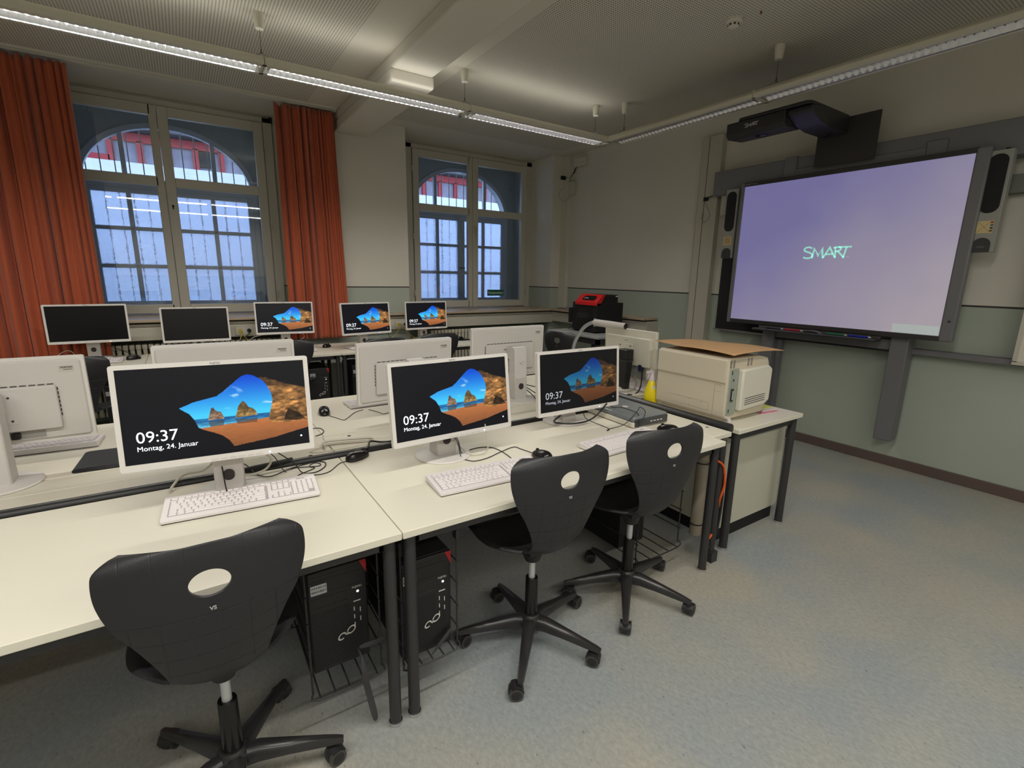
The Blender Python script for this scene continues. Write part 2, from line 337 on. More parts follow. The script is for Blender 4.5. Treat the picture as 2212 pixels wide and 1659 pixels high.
# windows ------------------------------------------------------------
def arch_pts(cx, a, b, zc, n=28, t0=0, t1=180):
    return [(cx + a * math.cos(math.radians(t0 + (t1 - t0) * k / n)), zc + b * math.sin(math.radians(t0 + (t1 - t0) * k / n))) for k in range(n + 1)]
def window(idx, xl, xr, xs, ax, handle_z, leaf_seam):
    """xl..xr inner frame, xs seam, ax centre of the arched outer opening"""
    yi = 6.46
    fr = MB()
    fr.box(xl - 0.10, xl - 0.005, yi - 0.01, 6.55, 1.02, 3.16); fr.box(xr + 0.005, xr + 0.10, yi - 0.01, 6.55, 1.02, 3.16)
    fr.box(xl - 0.10, xr + 0.10, yi - 0.01, 6.55, 3.105, 3.16); fr.box(xl - 0.10, xr + 0.10, yi - 0.01, 6.55, 1.0, 1.035)
    root = struct(fr.build('window_%d' % idx, M_FRAMEW, bevel=0.004))
    for s, (a, b) in enumerate(((xl, xs - 0.002), (xs + 0.002, xr))):
        sa, sb = (0.085, 0.05) if s == 0 else (0.09, 0.088)
        f = MB(); y0, y1 = yi - 0.03, yi + 0.03
        f.box(a, a + sa, y0, y1, 1.045, 3.10); f.box(b - sb - (0.02 if s == 0 else 0), b, y0, y1, 1.045, 3.10)
        f.box(a + sa, b - sb, y0, y1, 3.005, 3.10); f.box(a + sa, b - sb, y0, y1, 1.045, 1.14); f.box(a + sa, b - sb, y0, y1, 2.335, 2.43)
        c = f.build('casement_frame', M_FRAMEW, root, bevel=0.005)
        for z0, z1 in ((1.135, 2.34), (2.425, 3.01)):
            MB().box(a + sa - .005, b - sb + .005, yi - 0.002, yi + 0.002, z0, z1).build('glass_pane', M_GLASS, c)
        for hz in (1.25, 2.0, 2.85):
            hx = a - 0.012 if s == 0 else b + 0.012
            MB().cyl((hx, y0 - 0.012, hz - 0.035), (hx, y0 - 0.012, hz + 0.035), 0.008, seg=10).build('hinge', M_FRAMEW, c)
    if idx == 1:
        MB().cyl((xs + 0.045, yi - 0.034, 2.15), (xs + 0.045, yi - 0.028, 2.15), 0.012, seg=12).cyl((xs + 0.045, yi - 0.04, 2.12), (xs + 0.045, yi - 0.03, 2.15), 0.006).build('keyhole', M_SLOT, root)
    else:
        h = MB().box(xs + 0.03, xs + 0.06, yi - 0.045, yi - 0.03, 2.10, 2.20); h.cyl((xs + 0.045, yi - 0.04, 2.16), (xs + 0.045, yi - 0.08, 2.16), 0.008); h.box(xs + 0.035, xs + 0.055, yi - 0.09, yi - 0.075, 2.02, 2.165)
        h.build('window_handle', [M_FRAMEW], root, bevel=0.003)
    # the space between the two windows
    X0, X1 = ax - 1.02, ax + 0.98
    nb = MB(); nb.box(X0 - 0.06, X0, 6.565, 7.1, 0.95, 3.25); nb.box(X1, X1 + 0.06, 6.565, 7.1, 0.95, 3.25); nb.box(X0, X1, 6.565, 7.1, 3.25, 3.3); nb.box(X0, X1, 6.565, 7.1, 0.95, 1.04)
    struct(nb.build('trim_%d' % (idx * 2 + 1), M_NICHE))
    # outer wall round the arch: ring between arch and rectangle
    A, B, Z = 0.84, 0.655, 2.40
    pts = arch_pts(ax, A, B, Z, 36)
    ow = MB(); n = len(pts)
    def edge(p):
        if p[0] > ax: t = (X1 + .01 - p[0])
        return p
    outer = []
    for k, (px, pz) in enumerate(pts):
        t = PI * k / (n - 1); dx, dz = math.cos(t), math.sin(t)
        s = min((X1 + .01 - ax) / abs(dx) if abs(dx) > 1e-6 else 99, (3.26 - Z) / dz if dz > 1e-6 else 99); outer.append((ax + dx * s, Z + dz * s))
    for k in range(n - 1):
        a, b, c, d = pts[k], pts[k + 1], outer[k + 1], outer[k]
        vs = [(p[0], y, p[1]) for y in (7.02, 7.2) for p in (a, b, c, d)]
        ow.add(vs, [(0, 1, 2, 3), (7, 6, 5, 4), (0, 4, 5, 1), (1, 5, 6, 2), (2, 6, 7, 3), (3, 7, 4, 0)])
    ow.box(X0 - .01, ax - A, 7.02, 7.2, 1.0, Z); ow.box(ax + A, X1 + .01, 7.02, 7.2, 1.0, Z); ow.box(X0, X1, 7.02, 7.2, 0.9, 1.10)
    struct(ow.build('trim_%d' % (idx * 2 + 2), M_NICHE, angle=30))
    # outer arched window
    of = MB(); ring = []
    pin = arch_pts(ax, A - 0.055, B - 0.05, Z, 36)
    for k in range(n - 1):
        vs = [(p[0], y, p[1]) for y in (6.985, 7.06) for p in (pts[k], pts[k + 1], pin[k + 1], pin[k])]
        of.add(vs, [(0, 1, 2, 3), (7, 6, 5, 4), (0, 4, 5, 1), (3, 2, 6, 7)])
    of.box(ax - A, ax - A + 0.05, 6.985, 7.06, 1.10, Z); of.box(ax + A - 0.05, ax + A, 6.985, 7.06, 1.10, Z)
    of.box(ax - A, ax + A, 6.99, 7.06, 2.335, 2.47)
    for mx_ in (-0.42, 0.42):
        hz = Z + (B - .05) * math.sqrt(1 - (mx_ / (A - .05)) ** 2); of.box(ax + mx_ - 0.022, ax + mx_ + 0.022, 7.0, 7.05, 2.46, hz + .02)
    if idx == 2: of.box(ax + 0.16, ax + 0.20, 7.0, 7.05, 2.46, Z + B - .05)
    struct(of.build('window_%d' % (idx + 2), M_OUTFR, angle=30)); root2 = D.objects['window_%d' % (idx + 2)]
    cz = MB(); ap = arch_pts(ax, A - 0.05, B - 0.045, Z, 36); cz.prism(ap, 'y', 7.022, 7.026); cz.build('glass_pane', M_GLASS, root2)
    sashes = ((ax - A + 0.05, leaf_seam), (leaf_seam, ax + A - 0.05))
    for a, b in sashes:
        f = MB(); y0, y1 = 6.98, 7.04; st = 0.055
        f.box(a, a + st, y0, y1, 1.10, 2.36); f.box(b - st, b, y0, y1, 1.10, 2.36); f.box(a + st, b - st, y0, y1, 2.31, 2.36); f.box(a + st, b - st, y0, y1, 1.10, 1.15)
        mxx = (a + b) / 2; f.box(mxx - 0.022, mxx + 0.022, y0 + .005, y1 - .005, 1.15, 2.31)
        for hz in (1.535, 1.94): f.box(a + st, b - st, y0 + .005, y1 - .005, hz - 0.02, hz + 0.02)
        sh = f.build('outer_sash', M_OUTFR, root2, bevel=0.008)
        MB().box(a + st - .01, b - st + .01, 7.01, 7.014, 1.14, 2.32).build('frosted_pane', M_FROST, sh)
    if idx == 2:
        MB().box(leaf_seam - 0.05, leaf_seam + 0.05, 6.955, 6.975, 1.60, 1.615).build('sash_bolt', M_STEEL, root2)
window(1, -0.925, 0.905, -0.047, 0.02, 2.15, -0.02)
window(2, 2.658, 4.484, 3.552, 3.66, 2.15, 3.66)
# iron bars outside each arch
def grille(xc, label):
    b = MB(); x = xc - 0.78
    while x < xc + 0.8:
        b.cyl((x, 7.4, 0.9), (x, 7.4, 3.14), 0.006, seg=6); x += 0.13
    b.box(xc - 0.9, xc + 0.9, 7.39, 7.41, 3.10, 3.115); b.box(xc - 0.9, xc + 0.9, 7.39, 7.41, 1.55, 1.565)
    tag(b.build('window_grille', M_STEEL), label, 'grille', 'iron bars outside the arched windows')
grille(0.02, 'thin vertical iron bars outside the wide curtained window'); grille(3.66, 'thin vertical iron bars outside the window with the green sign')
# house across the yard
M_STUCCO = mat('yard_stucco', (205, 212, 222), 0.9, noise=(3, 0.12)); M_RED = mat('red_timber', (150, 46, 56), 0.7); M_INFILL = mat('grey_infill', (128, 128, 146), 0.9, noise=(14, 0.35)); M_EAVE = mat('dark_eave', (60, 66, 72), 0.8)
hs = thing('timber_house', 'house across the yard with red timber posts over a pale rendered wall', 'building', (3.5, 11, 0))
MB().box(-8.5, 8.5, 0, 0.3, -1.0, 3.27).build('rendered_wall', M_STUCCO, hs)
MB().box(-8.5, 8.5, 0.06, 0.3, 3.27, 3.76).build('upper_wall', M_INFILL, hs)
MB().box(-8.5, 8.5, 0, 0.1, 3.60, 3.74).build('timber_beam', M_RED, hs)
x = -4.72
i = 0
while x < 5.0:
    MB().box(x, x + 0.09, 0.0, 0.1, 3.27, 3.62).build('timber_post', M_RED, hs); x += 0.40; i += 1
MB().prism([(-0.25, 3.76), (0.3, 3.74), (0.3, 3.86), (-0.25, 3.79)], 'x', -8.5, 8.5).build('eave', M_EAVE, hs)
MB().box(-3.1, -2.82, 0.02, 0.07, 3.32, 3.59).build('dark_window', M_MATTE, hs)
MB().box(-4.72, -4.3, 0.0, 0.09, 3.27, 3.36).build('timber_rail', M_RED, hs)
mb = MB(); mb.box(-6, 12, 7.2, 11.0, 0.6, 0.7); tag(mb.build('yard_paving', mat('yard_grey', (88, 92, 100), 0.9)), 'grey paved yard floor seen dimly behind the frosted panes', 'paving')['kind'] = 'stuff'

# sill, trunking, radiator -------------------------------------------
M_SILL = mat('sill_stone', (178, 160, 138), 0.4, noise=(20, 0.12))
mb = MB(); mb.box(-4.0, XR, 5.80, 6.47, 1.005, 1.032); mb.box(4.55, XR, 4.02, 5.80, 1.005, 1.032)
struct(mb.build('trim_7', M_SILL, bevel=0.004))
mb = MB(); mb.box(-4.0, 4.60, 5.845, 5.90, 0.83, 0.955); mb.box(-4.0, 4.6, 5.86, 5.9, 0.955, 0.985)
mb.box(4.60, XR, 4.02, 5.90, 0.85, 0.985); mb.box(4.598, XR, 4.015, 4.02, 0.85, 0.99)
struct(mb.build('trim_8', M_TRUNK, bevel=0.004))
M_RAD = mat('radiator_enamel', (196, 190, 172), 0.4)
def radiator(x0, x1, label):
    t = thing('column_radiator', label, 'radiator', ((x0 + x1) / 2, 5.93, 0.0))
    cx = (x0 + x1) / 2; n = int((x1 - x0) / 0.05); b = MB()
    for k in range(n):
        x = x0 + 0.025 + k * 0.05 - cx
        for yy in (-0.045, 0.0, 0.045): b.box(x - 0.017, x + 0.017, yy - 0.014, yy + 0.014, 0.14, 0.76)
        b.box(x - 0.021, x + 0.021, -0.062, 0.062, 0.74, 0.79); b.box(x - 0.021, x + 0.021, -0.062, 0.062, 0.11, 0.16)
    b.build('radiator_fins', M_RAD, t, bevel=0.008)
    MB().cyl((x0 - cx, 0, 0.2), (x0 - cx - 0.12, 0, 0.2), 0.012).cyl((x0 - cx - 0.12, 0, 0.21), (x0 - cx - 0.12, 0, 0), 0.012).build('pipe', M_RAD, t)
radiator(2.62, 4.46, 'cream ribbed column radiator under the window with the green sign')
radiator(-1.0, 0.95, 'cream ribbed column radiator under the wide curtained window')
def socket(x, label):
    t = thing('wall_socket', label, 'socket', (x, 5.843, 0.89), 0, 'socket plates on the cream trunking')
    MB().prism(rrect(-0.08, 0.08, -0.04, 0.04, 0.006), 'y', -0.012, 0).build('socket_plate', M_STICK, t, bevel=0.002)
    MB().box(-0.055, -0.02, -0.02, -0.008, -0.018, 0.018).build('network_jack', M_CABY, t)
    MB().cyl((0.045, -0.03, 0), (0.045, -0.005, 0), 0.02, seg=20).build('plug', M_BLACK, t)
socket(0.485, 'white socket plate with yellow network plugs left of the curtain'); socket(2.215, 'white socket plate with yellow network plugs under the narrower window')

# curtains ------------------------------------------------------------
def curtain(x0, x1, z0, seed, label, shift=0.0):
    mt = MATS.get('curtain') or None
    if mt is None:
        mt = mat('curtain', (176, 84, 50), 0.85, bump=(300, 0.3), noise=(260, 0.10))
        mt.node_tree.nodes['Principled BSDF'].inputs['Sheen Weight'].default_value = 0.25
    r = random.Random(seed); ph = [r.uniform(0, 6.28) for _ in range(5)]
    def fn(u, v):
        zz = 3.135 - (3.135 - z0) * v
        uu = u + 0.012 * math.sin(5 * v + ph[0]) * (1 - u) * u
        dens = 2 * PI * (4.5 * u + 6.5 * u ** 3)
        k = 0.55 + 0.45 * v
        y = 0.042 * math.sin(dens + ph[1]) * (1.0 - 0.2 * v) + 0.018 * math.sin(2.3 * dens + ph[2] + 2 * v) + 0.012 * math.sin(4.1 * dens + ph[3]) * (1 - v)
        x = x0 + (x1 - x0) * uu + 0.014 * math.cos(dens + ph[1]) + shift * v * u
        top = 0.022 * max(0, math.sin(dens * 1.0 + ph[4])) * max(0, 1 - v * 14) + 0
        return (x, 5.76 + y, zz - top)
    b = MB(); b.grid(fn, 260, 60)
    o = b.build('curtain', mt, angle=180); md = o.modifiers.new('t', 'SOLIDIFY'); md.thickness = 0.003
    return tag(o, label, 'curtain')
curtain(-1.75, -0.62, 0.70, 1, 'orange curtain at the photo edge, left of the wide window', 0.0)
curtain(0.925, 1.50, 0.78, 5, 'orange curtain bunched between the two windows', 0.06)
b = MB(); b.box(-3.5, 1.535, 5.74, 5.79, 3.155, 3.182); b.box(-3.5, 1.535, 5.70, 5.705, 3.165, 3.182); tag(b.build('curtain_rail', M_PLAST, bevel=0.003), 'white ceiling curtain rail that carries both orange curtains', 'rail')

# lamps ---------------------------------------------------------------
def lamp_row(label, cx, cy, length_secs, along, lit, cans, group):
    """sections: list of (start,end) along the axis; along 'x' or 'y'"""
    zb = 2.84; rz = 0 if along == 'x' else PI / 2
    t = thing('pendant_light', label, 'light', (cx, cy, zb), rz, group)
    prof = [(-0.105, 0.0), (-0.108, 0.026), (-0.095, 0.048), (-0.07, 0.06), (0.07, 0.06), (0.095, 0.048), (0.108, 0.026), (0.105, 0.0)]
    for (a, e) in length_secs:
        h = MB(); pin = [(-0.068, 0.0), (-0.068, 0.045), (0.068, 0.045), (0.068, 0.0)]
        poly = prof + [(0.068, 0.0), (0.068, 0.045), (-0.068, 0.045), (-0.068, 0.0)]
        n = len(poly); vs = [(xx, p[0], p[1]) for xx in (a + 0.002, e - 0.002) for p in poly]
        h.add(vs, [(k, (k + 1) % n, (k + 1) % n + n, k + n) for k in range(n)])
        h.box(a + 0.002, a + 0.012, -0.1, 0.1, 0, 0.05); h.box(e - 0.012, e - 0.002, -0.1, 0.1, 0, 0.05)
        hh = h.build('housing', M_LAMP, t)
        l = MB(); x = a + 0.04
        while x < e - 0.03:
            l.add([(x - 0.006, -0.066, 0.034), (x + 0.006, -0.066, 0.034), (x, -0.066, 0.0), (x - 0.006, 0, 0.026), (x + 0.006, 0, 0.026), (x, 0, 0.006), (x - 0.006, 0.066, 0.034), (x + 0.006, 0.066, 0.034), (x, 0.066, 0.0)],
                  [(0, 1, 4, 3), (0, 3, 5, 2), (1, 2, 5, 4), (3, 4, 7, 6), (3, 6, 8, 5), (4, 5, 8, 7)]); x += 0.042
        for sgn in (-1, 1):
            l.add([(a + .012, sgn * 0.067, 0.0), (e - .012, sgn * 0.067, 0.0), (e - .012, sgn * 0.052, 0.04), (a + .012, sgn * 0.052, 0.04)], [(0, 1, 2, 3)])
            l.box(a + .012, e - .012, sgn * 0.068 - 0.002, sgn * 0.068 + 0.002, -0.002, 0.004)
        l.build('louvre', M_REFL, hh)
        MB().cyl((a + 0.05, 0, 0.036), (e - 0.05, 0, 0.036), 0.008, seg=10).build('tube', M_TUBE if lit else M_TUBEOFF, hh)
    for cxn in cans:
        MB().lathe([(0.034, 0.34), (0.033, 0.30), (0.026, 0.245), (0.0, 0.243)], (cxn, 0, 0), 20).build('ceiling_cap', M_LAMP, t)
        wv = MB(); wv.cyl((cxn, 0, 0.245), (cxn, 0, 0.11), 0.0016, seg=6); wv.cyl((cxn, 0, 0.125), (cxn, 0, 0.10), 0.004, seg=8)
        for dx, dy in ((-0.05, -0.05), (0.05, -0.05), (-0.05, 0.05), (0.05, 0.05)): wv.cyl((cxn, 0, 0.105), (cxn + dx, dy, 0.058), 0.0012, seg=5)
        wv.build('suspension_wire', M_STEEL, t)
    return t
lamp_row('long lit louvred pendant light running parallel to the windows', 0, 4.04, [(-2.49, -0.945), (-0.945, 0.605), (0.605, 2.155), (2.155, 3.79)], 'x', True, [-0.95, 0.605, 2.155, 3.64], 'louvred pendant light rows')
lamp_row('unlit louvred pendant light in front of the projection board wall', 3.825, 3.95, [(-4.65, -3.1), (-3.1, -1.55), (-1.55, 0.0)], 'y', False, [-4.55, -3.1, -1.66, -0.13], 'louvred pendant light rows')
lamp_row('lit louvred pendant light over the front desks, above the top edge of the picture', 0, 0.5, [(-2.48, -0.93), (-0.93, 0.62), (0.62, 2.17)], 'x', True, [-0.93, 0.62], 'louvred pendant light rows')

lamp_row('added unseen pendant light behind the camera that brightens the walls and ceiling', 0, -1.7, [(-2.38, -0.83), (-0.83, 0.72), (0.72, 2.27), (2.27, 3.82)], 'x', True, [-0.83, 0.72, 2.27], 'louvred pendant light rows')  # fixture added to go with the fill row behind the camera
# smoke detector
t = thing('smoke_detector', 'round white smoke detector on the perforated ceiling', 'detector', (3.22, 2.27, ZC))
MB().lathe([(0.055, 0.0), (0.055, -0.018), (0.048, -0.026), (0.036, -0.028), (0.034, -0.045), (0.02, -0.052), (0, -0.053)], seg=28).build('detector_body', M_PLAST, t)
b = MB()
for k in range(8):
    a = k * PI / 4; b.box(-0.006, 0.006, -0.0365, -0.033, -0.042, -0.031, M=Matrix.Rotation(a, 4, 'Z'))
b.build('detector_vents', M_SLOT, t)
tag(MB().prism(rrect(-0.02, 0.02, -0.006, 0.006, 0.005), 'z', ZC - 0.002, ZC + .001).build('ceiling_sticker', mat('sticker_maroon', (120, 60, 70), 0.6), None, (3.28, 2.12, 0), (0, 0, 0.5)), 'small maroon sticker on the ceiling beside the smoke detector', 'sticker')

# ------------------------------------------------------------------ desks
DZ = 0.72
def make_desk(w_, d_, label, loc, group, front_rail=True, edge_y=-1):
    """local: x 0..w, y 0..d, front at y=0"""
    t = thing('computer_desk', label, 'desk', loc, 0, group)
    MB().box(0.0015, w_ - 0.0015, 0, d_, DZ - 0.025, DZ).build('tabletop', M_DESK, t, bevel=0.0025)
    f = MB(); f.box(0.03, w_ - 0.03, 0.03, 0.07, DZ - 0.065, DZ - 0.026); f.box(0.03, w_ - 0.03, d_ - 0.07, d_ - 0.03, DZ - 0.065, DZ - 0.026)
    f.box(0.03, 0.07, 0.03, d_ - 0.03, DZ - 0.065, DZ - 0.026); f.box(w_ - 0.07, w_ - 0.03, 0.03, d_ - 0.03, DZ - 0.065, DZ - 0.026)
    f.build('under_frame', M_STEEL, t, bevel=0.004)
    for x in (0.034, w_ - 0.034):
        for y in (0.034, d_ - 0.034):
            lg = MB().cyl((x, y, 0.012), (x, y, DZ - 0.026), 0.020, seg=20).build('leg', M_STEEL, t)
            MB().cyl((x, y, 0), (x, y, 0.014), 0.0225, seg=20).build('foot_glide', M_CHROME, lg)
    return t
G1 = 'computer desks in rows'
dl = [(-1.225, 1.325, 1.71, 0.745, 'cream desk at the bottom left carrying the nearest large monitor'),
      (0.485, 1.325, 1.675, 0.745, 'cream desk in the front row with two glowing monitors'),
      (-1.225, 2.40, 1.72, 0.76, 'cream rear desk behind the nearest monitor, white monitor backs on it'),
      (0.495, 2.40, 1.665, 0.76, 'cream rear desk holding two white monitors seen from behind'),
      (-1.94, 4.96, 1.6, 0.75, 'cream window desk with the black switched-off monitors at far left'),
      (-0.34, 4.96, 1.59, 0.75, 'cream window desk in front of the wide window'),
      (1.25, 4.96, 1.6, 0.75, 'cream window desk between the curtain and the narrower window')]
for x, y, w_, d_, lb in dl: make_desk(w_, d_, lb, (x, y, 0), G1)
# cable channel lids between the front and rear rows
def channel(x0, x1, label):
    t = thing('cable_channel', label, 'cable channel', (x0, 2.07, 0), 0, 'cable channels between the desk rows')
    L = x1 - x0
    for (a, b_, hx, hy) in ((0.062, 0.185, 0, 0), (0.189, 0.318, 0, 0)):
        MB().box(0.002, L - 0.002, a, b_, DZ - 0.022, DZ - 0.001).build('channel_lid', M_DESK, t, bevel=0.002)
    MB().tube([(0.0, 0.028, DZ - 0.003), (L, 0.028, DZ - 0.003)], 0.021, seg=14, smooth=0).build('edge_tube', M_RUBBER, t)
    MB().box(0.0, L, 0.05, 0.3, 0.50, 0.515).box(0, L, 0.05, 0.055, 0.5, 0.66).box(0, L, 0.30, 0.305, 0.5, 0.66).build('cable_tray', M_STEEL, t)
    for hx, hy in ((0.117, 0.272), (L - 0.10, 0.085)):
        MB().cyl((hx, hy, DZ - 0.0008), (hx, hy, DZ + 0.0004), 0.0085, seg=20).build('finger_hole', M_SLOT, t)
channel(0.485, 2.16, 'cream cable channel lid behind the two right front monitors'); channel(-1.225, 0.485, 'cream cable channel lid behind the nearest monitor')
t = thing('end_channel', 'narrow cream strip closing the desk rows beside the beige printer', 'cable channel', (2.163, 1.40, 0))
MB().prism([(0, 0), (0.160, 0.0), (0.160, 1.74), (0, 1.74)], 'z', DZ - 0.025, DZ).build('strip_top', M_DESK, t, bevel=0.0025)
MB().tube([(0.195, 0.03, DZ + .004), (0.195, 0.3, DZ + .004), (0.195, 1.72, DZ + .004)], 0.026, seg=14, smooth=0).build('edge_tube', M_RUBBER, t)
MB().cyl((0.118, 0.12, DZ - 0.0006), (0.118, 0.12, DZ + 0.0005), 0.0085, seg=20).build('finger_hole', M_SLOT, t)
lg = MB().cyl((0.085, 0.0, 0.0), (0.085, 0.0, DZ - 0.026), 0.021, seg=16).box(0.06, 0.11, -0.03, 0.02, 0, 0.06).build('leg', M_STEEL, t)
MB().box(0.07, 0.12, 0.1, 1.7, DZ - 0.08, DZ - 0.026).build('under_rail', M_STEEL, t)
tag(MB().tube([(2.20, 1.47, 0.14), (2.20, 1.47, 0.6), (2.20, 1.48, 0.65)], 0.032, seg=14).tube([(2.20, 1.47, 0.2), (2.2, 1.47, 0.206)], 0.034, smooth=0, seg=14, mi=1).tube([(2.20, 1.47, 0.55), (2.2, 1.47, 0.556)], 0.034, smooth=0, seg=14, mi=1).build('cable_conduit', [mat('conduit_grey', (150, 140, 124), 0.6), M_CABB]), 'upright grey cable conduit beside the black corner leg', 'conduit')
tag(MB().tube([(2.155, 1.40, 0.61), (2.20, 1.39, 0.59), (2.245, 1.375, 0.55), (2.262, 1.37, 0.45), (2.25, 1.38, 0.36), (2.285, 1.40, 0.27), (2.27, 1.40, 0.2), (2.21, 1.39, 0.145), (2.17, 1.40, 0.15)], 0.006).build('power_cable', M_CABO), 'orange cable looping beside the black corner leg of the desk row', 'cable')
tag(MB().tube([(2.16, 1.41, 0.64), (2.22, 1.40, 0.61), (2.27, 1.39, 0.5), (2.275, 1.385, 0.3), (2.25, 1.39, 0.12), (2.2, 1.41, 0.06)], 0.009).build('power_cable', M_CABB), 'thick black cable hanging beside the orange one at the corner leg', 'cable')
# printer desk
t = thing('printer_desk', 'cream desk with black legs that carries the beige laser printer', 'desk', (2.385, 1.395, 0))
MB().box(0.0, 0.66, 0, 1.72, DZ - 0.025, DZ).build('tabletop', M_DESK, t, bevel=0.0025)
f = MB(); f.box(0.03, 0.63, 0.03, 0.065, DZ - 0.07, DZ - 0.026); f.box(0.03, 0.63, 1.65, 1.69, DZ - 0.07, DZ - 0.026); f.box(0.03, 0.07, 0.03, 1.69, DZ - 0.07, DZ - 0.026); f.box(0.59, 0.63, 0.03, 1.69, DZ - 0.07, DZ - 0.026); f.build('under_frame', M_STEEL, t, bevel=0.004)
for x, y in ((0.03, 0.034), (0.615, 0.034), (0.034, 1.68), (0.615, 1.68)):
    lg = MB().cyl((x, y, 0.012), (x, y, DZ - 0.026), 0.0225, seg=20).build('leg', M_STEEL, t); MB().cyl((x, y, 0), (x, y, 0.014), 0.025, seg=20).build('foot_glide', M_CHROME, lg)
t = thing('drawer_cabinet', 'pale cabinet with a black plinth standing under the printer desk', 'cabinet', (2.44, 1.50, 0))
M_CAB = mat('cabinet_pale', (198, 196, 180), 0.5, noise=(4, 0.03))
MB().box(0, 0.63, 0, 0.62, 0.075, 0.66).build('cabinet_body', M_CAB, t, bevel=0.002); MB().box(0.01, 0.60, 0.005, 0.6, 0, 0.075).build('plinth', M_MATTE, t)
for k in range(4):
    dr = MB().box(0.632, 0.652, 0.005, 0.615, 0.08 + k * 0.145, 0.218 + k * 0.145).build('drawer', M_CAB, t, bevel=0.002); MB().box(0.651, 0.66, 0.22, 0.40, 0.195 + k * 0.145, 0.203 + k * 0.145).build('drawer_handle', M_CHROME, dr)
b = MB(); b.box(0.19, 0.2, 0, 0.01, 0, 0.02)
# workbench by the wall
t = thing('workbench', 'grey-topped black-framed workbench under the black and red printer', 'desk', (3.78, 3.98, 0))
MB().box(0, 0.80, 0, 0.92, 0.825, 0.85).build('tabletop', mat('bench_grey', (168, 168, 166), 0.35), t, bevel=0.003)
f = MB(); f.box(0.02, 0.78, 0.02, 0.06, 0.76, 0.824); f.box(0.02, 0.06, 0.02, 0.9, 0.76, 0.824); f.box(0.02, 0.78, 0.86, 0.9, 0.76, 0.824); f.build('under_frame', M_STEEL, t)
MB().box(0.02, 0.06, 0.02, 0.9, 0.12, 0.16).build('low_rail', M_STEEL, t)
for x in (0.04, 0.76):
    for y in (0.04, 0.88): MB().box(x - 0.02, x + 0.02, y - 0.02, y + 0.02, 0, 0.76).build('leg', M_STEEL, t)

# ------------------------------------------------------------------ displayed picture: a plain seaside seen from a dark cave
def in_poly(px, py, poly):
    inside = np.zeros(px.shape, bool); n = len(poly); j = n - 1
    for i in range(n):
        xi, yi = poly[i]; xj, yj = poly[j]
        c = ((yi > py) != (yj > py)) & (px < (xj - xi) * (py - yi) / (yj - yi + 1e-12) + xi); inside ^= c; j = i
    return inside
def vnoise(px, py, sc, seed):
    r = np.random.default_rng(seed); tab = r.random((128, 128)); x = px * sc; y = py * sc; xi = np.floor(x).astype(int); yi = np.floor(y).astype(int); fx = x - xi; fy = y - yi
    fx = fx * fx * (3 - 2 * fx); fy = fy * fy * (3 - 2 * fy); g = lambda a, b: tab[a % 128, b % 128]
    return (g(xi, yi) * (1 - fx) + g(xi + 1, yi) * fx) * (1 - fy) + (g(xi, yi + 1) * (1 - fx) + g(xi + 1, yi + 1) * fx) * fy
def fbm(px, py, sc, seed, o=4):
    return sum(vnoise(px, py, sc * 2 ** k, seed + k) / 2 ** (k + 1) for k in range(o))
